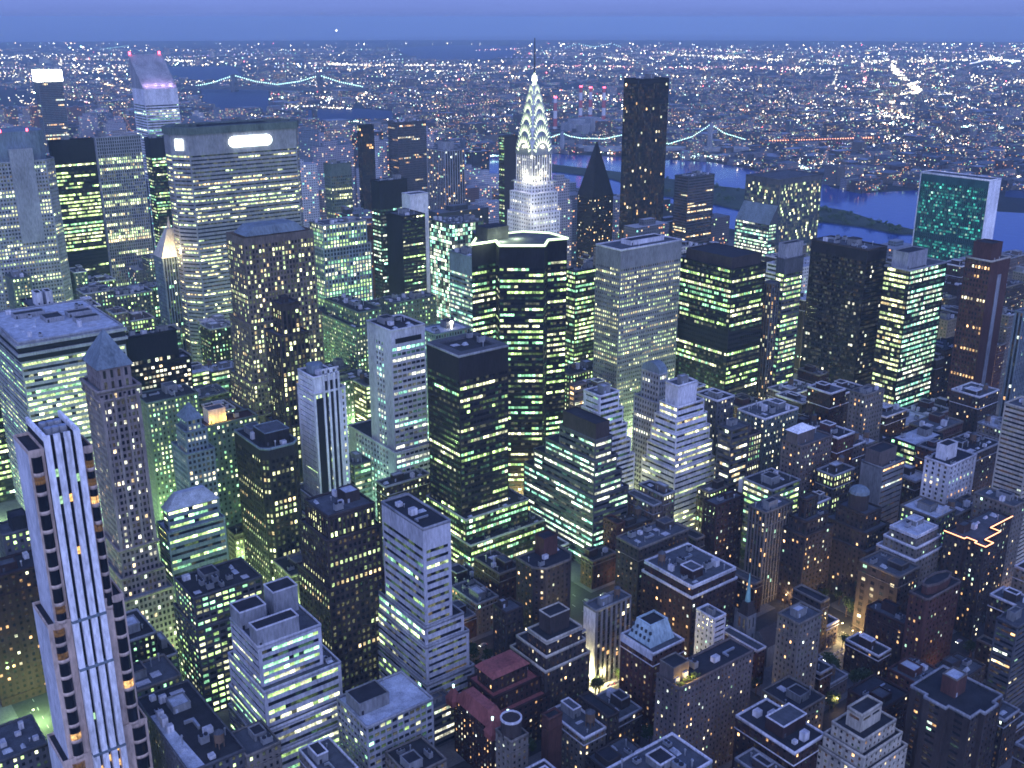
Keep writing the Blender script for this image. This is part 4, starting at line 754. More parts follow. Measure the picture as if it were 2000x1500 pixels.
b = B('apartment_tower', 'white apartment tower with recessed dark windows and a white roof house', 1856, 912, 1806, 1908, 68, V('grid', pal='home', p=.2, bw=4, wx=(.2, .6), fh=3.2), cat='apartment tower', wall='white', dmax=24, pent=((.2, .4, .6, .8, 10, 'white'),), sn='the white apartment tower', roof='roof_dark')
B('apartment_tower', 'grey tower striped with balconies at the right edge of the photo', 2022, 806, 1962, 2060, 110, V('ribbon', pal='home', p=.1, wz=(.3, .75), fh=3), cat='apartment tower', wall='cream', dmax=40, wmax=20, sn='the striped balcony tower')
P = at(1924, 1072, 58); w_ = ext(P, 58, 0, 2012); d_ = ext(P, 58, 1, 1844)
PLo = [(0, 0), (w_ * .16, 0), (w_ * .16, 5), (w_ * .5, 5), (w_ * .5, 11), (w_, 11), (w_, d_), (0, d_), (0, d_ * .5), (2.5, d_ * .5), (2.5, d_ * .25), (0, d_ * .25)]
b = building('apartment_block', 'brown brick apartment block with an orange lit notched roof edge at right', 'apartment block', P, w_, d_, 58, V('brickhome', pal='home', p=.22, bw=2.8), wall='umber', poly=PLo, sn='the orange edged block', roof='roof_mid', dens=0)
clutter(b.root, 4, 13, w_ - 1, d_ - 1, 58, 1.2, False, 'umber'); o_ = -.3
strip(b.root, [(o_, d_, 59.4), (o_, d_ * .5, 59.4), (2.5 + o_, d_ * .5, 59.4), (2.5 + o_, d_ * .25, 59.4), (o_, d_ * .25, 59.4), (o_, o_, 59.4), (w_ * .16, o_, 59.4), (w_ * .16, 5 + o_, 59.4), (w_ * .5, 5 + o_, 59.4), (w_ * .5, 11 + o_, 59.4), (w_, 11 + o_, 59.4)], .24, 'lamp_orange')
P = at(1812, 1174, 52); w_ = ext(P, 52, 0, 1878); d_ = ext(P, 52, 1, 1776); c_ = min(w_, d_) * .25
b = building('apartment_block', 'dark red brick block with an octagonal stepped crown left of the orange edged block', 'apartment block', P, w_, d_, 52, V('brickhome', pal='home', p=.12), wall='brick', poly=[(c_ * .4, 0), (w_ - c_ * .4, 0), (w_, c_ * .4), (w_, d_), (0, d_), (0, c_ * .4)], rim='brown', roof='roof_tar', sn='the octagon crowned block', dens=0)
q = [(w_ / 2 + w_ * .38 * math.cos(math.pi * (k + .5) / 4), d_ / 2 + d_ * .38 * math.sin(math.pi * (k + .5) / 4)) for k in range(8)]
mb = MB(); mb.prism(q, 52, 57, 0, 1); ring(mb, q, 56.7, 58, .2, .5, 2); mb.build('octagon_crown', ['brick', 'roof_tar', 'brown'], b.root)
B('apartment_block', 'grey walled apartment block with small scattered windows left of the octagon crowned block', 1756, 1130, 1679, 1800, 44, V('brickhome', pal='home', p=.15), cat='apartment block', wall='umber', stW=V('brickhome', pal='home', p=.2, bw=6, fh=4), dmax=34, wmax=20, sn='the grey walled block', rim='sand', roof='roof_mid')
B('apartment_block', 'white terraced penthouse block with bright roof structures above the grey walled block', 1790, 1050, 1738, 1832, 58, V('brickhome', p=.1), cat='apartment block', wall='sand', rim='white', roof='roof_light', tiers=((52, 2, 2, 2, 2), (46, 5, 4, 4, 4)), dmax=20, sn='the white terraced penthouses', dens=2)
P = at(1690, 1008, 56); w_ = ext(P, 56, 0, 1722); d_ = 20
b = building('apartment_tower', 'dark stone block with a round domed tower on its roof', 'apartment tower', P, w_, d_, 56, V('brickhome', pal='home', p=.08), wall='umber', tiers=((46, 3, 6, 4, 4), (36, 6, 8, 8, 8)), sn='the domed dark block', dens=0)
mb = MB(); mb.tube((w_ * .4, d_ * .5, 56), (w_ * .4, d_ * .5, 66), 6, 6, 12); mb.build('dome_drum', ['umber'], b.root)
mb = MB()
for k in range(4): mb.tube((w_ * .4, d_ * .5, 66 + 4.5 * math.sin(k * .39)), (w_ * .4, d_ * .5, 66 + 4.5 * math.sin((k + 1) * .39)), 6.2 * math.cos(k * .39), max(.3, 6.2 * math.cos((k + 1) * .39)), 12, cap=False)
mb.build('dome', ['slate'], b.root)
B('apartment_block', 'square brick tower crowded with white water tanks on its roof', 1561, 1222, 1519, 1606, 58, V('brickhome', pal='home', p=.1, bw=2.6), cat='apartment block', wall='sand', stLow=None, roof='roof_mid', sn='the white tanked tower', dens=3, tank=True)
b = B('apartment_block', 'large brown brick apartment block with a yellow lit roof garden', 1327, 1348, 1282, 1472, 56, V('brickhome', pal='home', p=.18, bw=2.4, fh=3), cat='apartment block', wall='brown', roof='roof_dark', sn='the roof garden block', bulk=False, dens=.6, dmax=20)
bulkhead(b.root, b.w * .02, b.d * .35, b.w * .22, b.d * .95, 56, 8, 'brown', 'roof_tar', 'sand', 'roof_house')
for x, y in ((.1, .12), (.2, .12), (.05, .3)):
    l = bpy.data.lights.new('garden_lamp', 'POINT'); l.energy = 700; l.color = (1, .68, .12); l.shadow_soft_size = .3; o = bpy.data.objects.new('garden_lamp', l); COL.objects.link(o); o.parent = b.root; o.location = (b.w * x, b.d * y, 58.5)
mb = MB()
for k in range(60):
    x, y, z = rnd.uniform(.02, .3) * b.w, rnd.uniform(.05, .3) * b.d, 56 + rnd.uniform(.3, 1.6); s_ = .4; mb.quads([[(x - s_, y, z - s_ * .5), (x + s_, y - .2, z - .2), (x + s_, y + .3, z + s_), (x - s_, y + .2, z + s_)]])
MATS['leaf'] = wallmat('leaf', (.05, .08, .03), .8, .4, 1, streak=False); mb.build('roof_planting', ['leaf'], b.root)['kind'] = 'stuff'
b = B('apartment_block', 'cream penthouse tower on white terraces at the bottom right of the photo', 1684, 1400, 1655, 1723, 58, V('brickhome', base=0, fh=6, bw=7, wx=(.1, .9), wz=(.62, .8), p=0), cat='apartment block', wall='cream', rim='cream', roof='roof_tar', tiers=((50, 4, 4, 5, 4.5), (44, 6, 6, 7, 7), (38, 8, 8, 9, 9)), stLow=V('brickhome', p=.12), sn='the cream penthouse tower', dens=.3)
P = at(1895, 1404, 58); w_ = ext(P, 58, 0, 1958); d_ = ext(P, 58, 1, 1778); n_ = 2.2
b = building('apartment_block', 'brown apartment block with notched white roof edge and a brick roof house at lower right', 'apartment block', P, w_, d_, 58, V('brickhome', pal='home', p=.15), wall='umber', stW=V('ribbon', pal='home', p=.12, wz=(.35, .8), fh=3, m=3), rim='lav', roof='roof_tar', sn='the notched roof block',
    poly=[(0, 0), (w_ * .3, 0), (w_ * .3, -n_), (w_ * .7, -n_), (w_ * .7, 0), (w_, 0), (w_, d_), (0, d_), (0, d_ * .72), (-n_, d_ * .72), (-n_, d_ * .35), (0, d_ * .35)], bulk=False, dens=.2)
bulkhead(b.root, w_ * .3, d_ * .42, w_ * .62, d_ * .66, 58, 9, 'brick', 'roof_light', 'sand', 'roof_house')
b = B('apartment_block', 'low brick block with white edged stepped roof and a square white framed roof room', 1552, 1474, 1437, 1612, 42, V('brickhome', p=.1), cat='apartment block', wall='dbrick', rim='white', roof='roof_dark', sn='the white edged brick block', bulk=False, dens=.8)
bulkhead(b.root, b.w * .2, b.d * .3, b.w * .95, b.d * .6, 42, 6, 'dbrick', 'roof_mid', 'white', 'roof_house')
B('apartment_block', 'dark balconied block cut by the right edge below the orange edged block', 1988, 1228, 1946, 2030, 52, V('ribbon', pal='home', p=.15, wz=(.35, .8), fh=3), cat='apartment block', wall='dgrey', wmax=20, dmax=24, sn='the dark balconied block')
B('row_house', 'low block with a pale blue patchy roof behind the notched roof block', 1882, 1330, 1826, 1930, 26, V('brickhome', p=.15), cat='row house', wall='umber', roof='roof_mid', dmax=22, wmax=20, sn='the pale patchy roof', dens=2)
B('apartment_block', 'plain brick block with three white roof sheds below the grey walled block', 1765, 1222, 1692, 1788, 32, V('brickhome', p=.12), cat='apartment block', wall='dbrick', roof='roof_mid', dmax=34, sn='the three shed block', dens=1.4)
B('row_house', 'low dark house with a white edged open roof in front of the three shed block', 1716, 1284, 1652, 1740, 18, V('brickhome', p=.1), cat='row house', wall='dbrick', roof='roof_tar', rim='white', sn='the open white edged roof', dens=.6)
B('apartment_block', 'narrow block striped with white balconies right of the pale mansard block', 1396, 1212, 1360, 1418, 46, V('ribbon', p=.1, pal='home', wz=(.3, .7), fh=3), cat='apartment block', wall='white', stW=V('brickhome', p=.1), sn='the white striped block', dmax=20, dens=.4)
B('apartment_block', 'cream walk up block with amber windows in front of the white tanked tower', 1560, 1394, 1488, 1612, 30, V('brickhome', p=.3, pal='home'), cat='apartment block', wall='sand', roof='roof_dark', dmax=40, wmax=22, sn='the cream walk up', dens=1)
B('apartment_block', 'dark roofed block with cluttered terrace left of the notched roof block', 1725, 1388, 1656, 1776, 34, V('brickhome', p=.2, pal='home'), cat='apartment block', wall='dbrick', roof='roof_dark', dmax=34, wmax=22, sn='the cluttered dark roof', dens=2)
# church with a teal spire
P = at(1460, 1206, 30); wt = 7.5
r0 = thing('church', 'stone church with a square belfry and slender teal copper spire', 'church', (P[0], P[1], 0))
wb, gb = MB(), MB(); st_ = V('brickhome', p=.0, fh=9, bw=3.2, wz=(.2, .8))
facade(wb, gb, (0, 0), (1, 0), wt, 0, 30, st_); facade(wb, gb, (0, wt), (0, -1), wt, 0, 30, st_); blank(wb, (wt, 0), (wt, wt), 0, 30); blank(wb, (wt, wt), (0, wt), 0, 30); wb.quads([[(0, 0, 30), (wt, 0, 30), (wt, wt, 30), (0, wt, 30)]])
wb.build('belfry', ['grey', 'black'], r0); gb.build('louvre', ['glass_grey'], r0, lit=True)['kind'] = 'stuff'
mb = MB(); mb.frustum((.3, .3, wt - .3, wt - .3), (1.8, 1.8, wt - 1.8, wt - 1.8), 30, 37); mb.build('spire_base', ['umber'], r0)
zt = zat(P[0] + wt / 2, P[1] + wt / 2, 1118); mb = MB(); mb.tube((wt / 2, wt / 2, 37), (wt / 2, wt / 2, zt), 1.5, .1, 8); mb.build('spire', ['copper'], r0)
mb = MB(); mb.box(wt + .2, -9, 0, wt + 26, 5, 13, top=False); mb.quads([[(wt, -9.5, 13), (wt + 26.3, -9.5, 13), (wt + 26.3, -2, 20), (wt, -2, 20)], [(wt + 26.3, 5.5, 13), (wt, 5.5, 13), (wt, -2, 20), (wt + 26.3, -2, 20)]], 1); mb.quads([[(wt + .2, 5, 13), (wt + .2, -9, 13), (wt + .2, -2, 20), (wt + .2, -2, 20)]]); mb.build('nave', ['grey', 'umber'], r0)
FOOT.append((P[0] - 1, P[0] + wt + 27, P[1] - 10, P[1] + wt + 1, 30)); LAND.append(('the teal spired church', 1480, 1190, P[0], P[1]))

P = at(30, 1462, 34)
building('office_block', 'low dark office block at the bottom left corner of the photo', 'office block', (P[0] - 30, P[1] - 6), 42, 26, 34, V('punch', pal='green', p=.2), wall='dgrey', roof='roof_mid', sn='the bottom left corner block', dens=1.5)

# golden glass lobby and a roof billboard
P = (404.5, 512); zt = zat(P[0], P[1], 990); r0 = thing('glass_atrium', 'tall golden lit glass lobby between the two black office towers', 'lobby', (*P, 0))
mb = MB(); mb.box(.5, .5, 0, 9.5, 8.5, zt - .6); mb.build('lit_glass', ['lamp_gold'], r0)
for x in (0, 2.9, 6.3, 9.2):
    mb = MB(); mb.box(x, -.2, 0, x + .8, .4, zt); mb.build('mullion', ['copper'], r0)
mb = MB(); mb.box(0, 0, zt - .6, 10, 9, zt + .4); mb.build('roof', ['roof_dark'], r0)
FOOT.append((P[0], P[0] + 10, P[1], P[1] + 9, zt))
P = at(1450, 962, 40); r0 = thing('billboard', 'small white billboard on posts standing above the dark roofs', 'billboard', (*P, 0)); z0_, z1_ = 40, zat(P[0], P[1], 936)
d_ = .62; mb = MB(); mb.quads([[(-2.6, 1.6, z0_), (2.6, -1.6, z0_), (2.6, -1.6, z1_), (-2.6, 1.6, z1_)], [(2.9, -1.3, z0_), (-2.3, 1.9, z0_), (-2.3, 1.9, z1_), (2.9, -1.3, z1_)], [(-2.6, 1.6, z1_), (2.6, -1.6, z1_), (2.9, -1.3, z1_), (-2.3, 1.9, z1_)]]); mb.build('panel', ['marble'], r0)
for t in (-1.6, 1.6):
    mb = MB(); mb.tube((t + .2, -t * .62 + .2, 0), (t + .2, -t * .62 + .2, z0_ + 4), .25, .25, 6); mb.build('post', ['dgrey'], r0)
# ------------------------------------------------------------------ ground, river, pavements
wallmat('earth', (.02, .026, .03), .95, .5, .004, streak=False); wallmat('asphalt', (.045, .045, .048), .9, .3, .05, streak=False); wallmat('paving', (.12, .12, .125), .9, .3, .1, streak=False)
wallmat('island_ground', (.045, .06, .04), .95, .5, .02, streak=False)
mb = MB(); mb.ngon([(17500 * math.cos(a * math.pi / 48), 17500 * math.sin(a * math.pi / 48), -.6) for a in range(96)]); tag(mb.build('ground', ['earth']), None, None, kind='structure')
m, nt, b_ = nodes('river_water'); b_.inputs['Base Color'].default_value = (.006, .05, .28, 1); b_.inputs['Roughness'].default_value = .12
tc = nt.nodes.new('ShaderNodeTexCoord'); nz_ = nt.nodes.new('ShaderNodeTexNoise'); nz_.inputs['Scale'].default_value = .06; nz_.inputs['Detail'].default_value = 5
bp = nt.nodes.new('ShaderNodeBump'); bp.inputs['Strength'].default_value = .25; bp.inputs['Distance'].default_value = 1.5
nt.links.new(tc.outputs['Object'], nz_.inputs['Vector']); nt.links.new(nz_.outputs['Fac'], bp.inputs['Height']); nt.links.new(bp.outputs[0], b_.inputs['Normal']); MATS['river_water'] = m
pxw = [(1040, 298), (1196, 306), (1300, 311), (1391, 317), (1457, 329), (1517, 345), (1608, 357), (1625, 366), (1678, 378), (1737, 374), (1797, 371), (1870, 385), (1950, 413), (2000, 416), (2300, 450)]
RIV = [at(u, v, 0) for u, v in pxw] + [(2600, 250), (1400, 60), (1390, 700), (1380, 1100), (1345, 1400), (1320, 1800), (1330, 2400)]
BAYS = [[(318, 131), (455, 129), (475, 150), (440, 160), (330, 158)], [(392, 168), (525, 171), (524, 218), (470, 216), (398, 213)], [(592, 214), (700, 212), (768, 217), (766, 236), (690, 240), (598, 237)],
        [(770, 93), (900, 88), (1012, 90), (1000, 112), (900, 119), (810, 116)], [(1965, 371), (2010, 372), (2010, 388), (1962, 384)]]
mb = MB(); mb.ngon([(x, y, -.3) for x, y in RIV]); tag(mb.build('river', ['river_water']), None, None, kind='structure')
m, nt, b_ = nodes('bay_water'); b_.inputs['Base Color'].default_value = (.01, .03, .10, 1); b_.inputs['Roughness'].default_value = .5; b_.inputs['Specular IOR Level'].default_value = .08; MATS['bay_water'] = m
for k, q in enumerate(BAYS):
    mb = MB(); mb.ngon([(*at(u, v, 0), -.3) for u, v in q]); tag(mb.build('bay', ['bay_water']), None, None, kind='structure')
ISL = [(1040, 318), (1196, 336), (1300, 350), (1394, 364), (1454, 371), (1500, 380), (1604, 406), (1650, 413), (1720, 436), (1790, 452), (1796, 458), (1755, 458), (1685, 444), (1604, 434), (1500, 421), (1454, 413), (1391, 399), (1300, 384), (1196, 350), (1040, 330)]
mb = MB(); pi_ = [at(u, v, 0) for u, v in ISL]; n = len(pi_)
if sum(pi_[i][0] * pi_[(i + 1) % n][1] - pi_[(i + 1) % n][0] * pi_[i][1] for i in range(n)) < 0: pi_ = pi_[::-1]
mb.prism(pi_, -.6, 2.2); tag(mb.build('island', ['island_ground']), None, None, kind='structure')
def inpoly(u, v, q):
    c = False; n = len(q)
    for i in range(n):
        (x1, y1), (x2, y2) = q[i], q[(i + 1) % n]
        if (y1 > v) != (y2 > v) and u < (x2 - x1) * (v - y1) / (y2 - y1) + x1: c = not c
    return c
def wet(x, y):
    if inpoly(x, y, RIV): return True
    u, v = pr(x, y, 0); return any(inpoly(u, v, q) for q in BAYS)
AVX = [-60, 92, 214, 376, 480, 662, 870, 1095, 1310]; STY = [18 + 80.5 * (k - 34) for k in range(32, 62)]
AH, SH = 14, 8.5
mb = MB()
for i in range(len(AVX) - 1):
    for j in range(len(STY) - 1):
        mb.box(AVX[i] + AH, STY[j] + SH, 0, AVX[i + 1] - AH, STY[j + 1] - SH, .15)
tag(mb.build('pavement', ['paving']), None, None, kind='structure')
mb = MB(); mb.quads([[(-80, -160, -.15), (1325, -160, -.15), (1325, STY[-1], -.15), (-80, STY[-1], -.15)]]); tag(mb.build('road', ['asphalt']), None, None, kind='structure')
wallmat('road_paint', (.6, .6, .58), .7, .3, .5, streak=False)
mb = MB()
for x in AVX[1:-1]:
    for k in range(150):
        y = k * 9.
        for dx in (-4, 4): mb.quads([[(x + dx - .1, y, -.14), (x + dx + .1, y, -.14), (x + dx + .1, y + 3, -.14), (x + dx - .1, y + 3, -.14)]])
tag(mb.build('road_markings', ['road_paint']), None, None, kind='structure')

# ------------------------------------------------------------------ visibility tests against what already stands
CAM = np.array([0, 0, CZ])
def blocked(p, skip=None):
    Bx = np.array(FOOT); d = np.array(p, float) - CAM
    with np.errstate(divide='ignore', invalid='ignore'):
        t1, t2 = (Bx[:, 0]) / d[0], (Bx[:, 1]) / d[0]; t3, t4 = Bx[:, 2] / d[1], Bx[:, 3] / d[1]; t5, t6 = (0 - CZ) / d[2], (Bx[:, 4] - CZ) / d[2]
    lo = np.maximum(np.maximum(np.minimum(t1, t2), np.minimum(t3, t4)), np.minimum(t5, t6)); hi = np.minimum(np.minimum(np.maximum(t1, t2), np.maximum(t3, t4)), np.maximum(t5, t6))
    return bool(((lo < hi) & (lo > .01) & (lo < .995)).any())
def infr(x, y, z, m=15):
    u, v = pr(x, y, z); return -m < u < 2000 + m and -m < v < 1500 + m
KEY = []
for (x0, x1, y0, y1, h) in FOOT:
    for f in ((1, .75, .5, .32) if h > 90 else (1, .75)):
        KEY += [(x0, y0, h * f), (x1, y0, h * f), (x0, y1, h * f), ((x0 + x1) / 2, y0, h * f), (x0, (y0 + y1) / 2, h * f)]
STREET = [(u, 1292 - (u - 1610) * .58) for u in range(1612, 1745, 8)] + [(u, 1360 - (u - 1095) * .33) for u in range(1098, 1212, 8)] + [(1625, 1118), (1640, 1124), (1655, 1130)]
KEY += [(*at(u, v, 1), 1) for u, v in STREET]
KEY = np.array([k for k in KEY if infr(*k) and not blocked((k[0] - .3, k[1] - .3, k[2]))])
def hides(x0, x1, y0, y1, h):
    d = KEY - CAM
    with np.errstate(divide='ignore', invalid='ignore'):
        a, b = x0 / d[:, 0], x1 / d[:, 0]; c, e = y0 / d[:, 1], y1 / d[:, 1]; g, k = -CZ / d[:, 2], (h - CZ) / d[:, 2]
    lo = np.maximum(np.maximum(np.minimum(a, b), np.minimum(c, e)), np.minimum(g, k)); hi = np.minimum(np.minimum(np.maximum(a, b), np.maximum(c, e)), np.maximum(g, k))
    return int(((lo < hi) & (lo < .99)).sum())
def freebox(x0, x1, y0, y1, m=1.0):
    Bx = np.array(FOOT); return not ((Bx[:, 0] < x1 + m) & (Bx[:, 1] > x0 - m) & (Bx[:, 2] < y1 + m) & (Bx[:, 3] > y0 - m)).any()
def seen(x0, x1, y0, y1, h, need=2):
    k = 0
    for p in ((x0, y0, h), (x1, y0, h), (x0, y1, h), ((x0 + x1) / 2, (y0 + y1) / 2, h), (x1, y1, h), (x0, y0, h * .55)):
        if infr(*p) and not blocked(p): k += 1
    return k >= need
NUM = ['zero', 'one', 'two', 'three', 'four', 'five', 'six', 'seven', 'eight', 'nine', 'ten', 'eleven', 'twelve', 'thirteen', 'fourteen', 'fifteen', 'sixteen', 'seventeen', 'eighteen', 'nineteen', 'twenty']
COLN = dict(brown='brown', tan='tan', cream='cream', white='white', lav='pale grey', grey='grey', dgrey='dark grey', black='black', brick='red brick', dbrick='dark brick', slate='slate blue', greenstone='green grey', bronze='near black', umber='dark brown', sand='sandy', conc='concrete', pale='pale', taupe='brown')
LABS = set(); LABN = {}
def describe(P, w, d, h, wall, kind, extra):
    u, v = pr(P[0] + w / 2, P[1] + d / 2, h); L = sorted(LAND, key=lambda q: math.hypot((q[1] - u), (q[2] - v) * .8))[:14]
    size = 'low' if h < 16 else 'tall' if h > 70 else 'slim' if w < 12 and h > 30 else 'wide' if w > 26 else 'small' if w * d < 300 else ''
    for nth in range(3):
        for nm, lu, lv, lx, ly in L:
            du, dv = u - lu, v - lv
            if abs(du) > abs(dv): rel = ('just ' if abs(du) < 70 else '') + ('right of' if du > 0 else 'left of')
            else: rel = 'below' if dv > 0 else ('behind' if math.hypot(*P) > math.hypot(lx, ly) else 'above')
            for add in ('', extra):
                l = ' '.join(f"{size} {COLN[wall]} {kind} {add} {rel} {nm}".split())
                if l not in LABS and len(l.split()) <= 16:
                    LABS.add(l); return l
    l = ' '.join(f"{size} {COLN[wall]} {kind} {extra} {rel} {nm}".split()[:16]); return l
# ------------------------------------------------------------------ filling blocks between them
ROOFN = dict(roof_light='with a pale roof', roof_mid='with a grey roof', roof_dark='with a dark roof', roof_tar='with a black tar roof')
cnt = 0; MAXA = 128
cands = []
for i in range(1, len(AVX) - 1):
    for j in range(1, 17):
        x0, x1 = AVX[i] + AH + 3, AVX[i + 1] - AH - 3; y0, y1 = STY[j] + SH + 2.5, STY[j + 1] - SH - 2.5; ym = (y0 + y1) / 2
        for ya, yb in ((y0, ym - 1.5), (ym + 1.5, y1)):
            x = x0
            while x < x1 - 7:
                near = math.hypot(x, ya) < 620 and x > 240
                wd = rnd.choice([7, 8, 14, 16, 20, 24]) if near else rnd.choice([14, 18, 22, 28, 36]); wd = min(wd, x1 - x)
                cands.append((x, x + wd - .5, ya + rnd.uniform(0, 1.5), yb - rnd.uniform(0, 8), near)); x += wd
cands.sort(key=lambda c: math.hypot(c[0], c[2]))
def prep(c):
    out = []
    for (x0, x1, y0, y1, near) in c:
        if freebox(x0, x1, y0, y1): out.append((x0, x1, y0, y1, near)); continue
        ym = (y0 + y1) / 2                                          # what is left of a lot beside a taller neighbour
        for q in ((x0, x1, y0, ym), (x0, x1, ym, y1), (x0, (x0 + x1) / 2, y0, y1), ((x0 + x1) / 2, x1, y0, y1)):
            if q[1] - q[0] > 6 and q[3] - q[2] > 8 and freebox(*q): out.append((*q, near)); break
    return out
for (x0, x1, y0, y1, near) in prep(cands):
    if cnt >= MAXA: break
    if not freebox(x0, x1, y0, y1, .3): continue
    D = math.hypot(x0, y0)
    if near: hs = [rnd.uniform(28, 48), rnd.uniform(20, 30), 16, 11] if rnd.random() < .6 else [rnd.uniform(13, 24), 13, 10]
    elif x0 > 640 or y0 < 350: hs = [rnd.uniform(45, 85), rnd.uniform(34, 55), 30, 20]
    else: hs = [rnd.uniform(45, 95), rnd.uniform(35, 70), rnd.uniform(25, 50), 22]
    for h in hs:
        if hides(x0, x1, y0, y1, h) <= 0: break
    else: continue
    if not seen(x0, x1, y0, y1, h, 2): continue
    wall = rnd.choice(['brick', 'dbrick', 'umber', 'brown', 'sand', 'umber', 'dbrick', 'umber'] if (near or x0 > 560) else ['greenstone', 'umber', 'dgrey', 'greenstone', 'dgrey', 'brown', 'bronze'])
    roof = rnd.choice(['roof_light', 'roof_mid', 'roof_mid', 'roof_dark', 'roof_tar', 'roof_tar', 'roof_mid']); rim = rnd.choice([None, 'white', 'sand', 'lav', 'lav'])
    home = near or x0 > 560
    st = V('brickhome', p=rnd.uniform(.05, .18), bw=rnd.uniform(2.4, 3.4)) if home else V(rnd.choice(['punch', 'punch', 'ribbon', 'grid']), p=rnd.uniform(.25, .55), pal=rnd.choice(['green', 'green', 'yellow', 'white']))
    n = max(2, round(h / st['fh'])); kind = ('town house' if h < 20 and x1 - x0 < 10 else 'apartment block' if home else 'office block')
    w, d = x1 - x0, y1 - y0; ti = ()
    if h > 38 and w > 14 and rnd.random() < .5: ti = ((h * rnd.uniform(.6, .8), 0, 0, 0, 0),); 
    lab = describe((x0, y0), w, d, h, wall, (NUM[n] + ' storey ' if n <= 20 else '') + kind, ROOFN[roof])
    building(kind.replace(' ', '_'), lab, kind, (x0, y0), w, d, h, st, wall=wall, roof=roof, rim=rim, dens=2.2 if near else 1.2, group='low and middling blocks between the towers', tank=None if D < 900 else False)
    cnt += 1
print('fill A', cnt)
# ------------------------------------------------------------------ distant buildings, windows in the material
def citymat(name):
    m, nt, b = nodes(name); N = nt.nodes.new; L = nt.links.new
    uv = N('ShaderNodeUVMap'); uv.uv_map = 'UVMap'; sx = N('ShaderNodeSeparateXYZ'); L(uv.outputs[0], sx.inputs[0])
    at_ = N('ShaderNodeAttribute'); at_.attribute_name = 'lit'; sp_ = N('ShaderNodeSeparateColor'); L(at_.outputs['Color'], sp_.inputs[0])
    wc = N('ShaderNodeAttribute'); wc.attribute_name = 'wallcol'
    def M(op, a, b_=None, c=None):
        n = N('ShaderNodeMath'); n.operation = op
        for i, t in enumerate((a, b_, c)):
            if t is None: continue
            if isinstance(t, (int, float)): n.inputs[i].default_value = t
            else: L(t, n.inputs[i])
        return n.outputs[0]
    U = M('DIVIDE', sx.outputs[0], 3.6); Vv = M('DIVIDE', sx.outputs[1], 3.5)
    fu, fv = M('FRACT', U), M('FRACT', Vv); iu, iv = M('FLOOR', U), M('FLOOR', Vv)
    mask = M('MULTIPLY', M('MULTIPLY', M('GREATER_THAN', fu, .2), M('LESS_THAN', fu, .8)), M('MULTIPLY', M('GREATER_THAN', fv, .28), M('LESS_THAN', fv, .8)))
    cx = N('ShaderNodeCombineXYZ'); L(iu, cx.inputs[0]); L(iv, cx.inputs[1]); L(sp_.outputs[2], cx.inputs[2])
    wn_ = N('ShaderNodeTexWhiteNoise'); wn_.noise_dimensions = '3D'; L(cx.outputs[0], wn_.inputs['Vector'])
    on = M('MULTIPLY', M('LESS_THAN', wn_.outputs['Value'], sp_.outputs[0]), mask)
    sc = N('ShaderNodeSeparateColor'); L(wn_.outputs['Color'], sc.inputs[0])
    cr = N('ShaderNodeValToRGB'); e = cr.color_ramp; e.interpolation = 'CONSTANT'
    e.elements[0].color = (1, .42, .16, 1); e.elements[1].position = .4; e.elements[1].color = (1, .78, .42, 1)
    for p_, c_ in ((.62, (1, .95, .7, 1)), (.76, (.65, 1, .45, 1)), (.93, (.25, .9, .7, 1))): x = e.elements.new(p_); x.color = c_
    hue = M('ADD', sc.outputs[1], sp_.outputs[1]); L(hue, cr.inputs[0]); L(cr.outputs[0], b.inputs['Emission Color'])
    L(M('MULTIPLY', on, M('ADD', .5, M('MULTIPLY', sc.outputs[2], 1.1))), b.inputs['Emission Strength'])
    mx = N('ShaderNodeMix'); mx.data_type = 'RGBA'; L(M('MULTIPLY', mask, .75), mx.inputs[0]); L(wc.outputs['Color'], mx.inputs[6]); mx.inputs[7].default_value = (.015, .018, .025, 1)
    L(mx.outputs[2], b.inputs['Base Color']); b.inputs['Roughness'].default_value = .7
    m.cycles.emission_sampling = 'NONE'; MATS[name] = m
citymat('far_facade')
class CB:
    def __init__(s): s.q = []; s.m = []; s.uv = []; s.par = []; s.col = []
    def box(s, x0, x1, y0, y1, z0, z1, p, g, col, roofcol):
        seed = rnd.random() * 50; c = [(x0, y0), (x1, y0), (x1, y1), (x0, y1)]
        for i in range(4):
            a, b = c[i], c[(i + 1) % 4]; L = math.hypot(a[0] - b[0], a[1] - b[1]); L = max(1, round(L / 3.6)) * 3.6; o = rnd.randint(0, 99) * 36
            s.q.append([(*a, z0), (*b, z0), (*b, z1), (*a, z1)]); s.uv += [(o, z0), (o + L, z0), (o + L, z1), (o, z1)]; s.par.append((p, g, seed + i)); s.col.append(col); s.m.append(0)
        s.q.append([(x0, y0, z1), (x1, y0, z1), (x1, y1, z1), (x0, y1, z1)]); s.uv += [(0, 0)] * 4; s.par.append((0, 0, 0)); s.col.append(roofcol); s.m.append(0)
    def build(s, name, loc=None):
        mb = MB(); mb.quads(np.array(s.q), 0, np.array(s.par)); o = mb.build(name, ['far_facade'], None, True, loc, np.array(s.uv))
        a = o.data.attributes.new('wallcol', 'FLOAT_COLOR', 'FACE'); c = np.ones((len(s.q), 4)); c[:, :3] = np.array(s.col); a.data.foreach_set('color', c.ravel().astype(np.float32)); return o
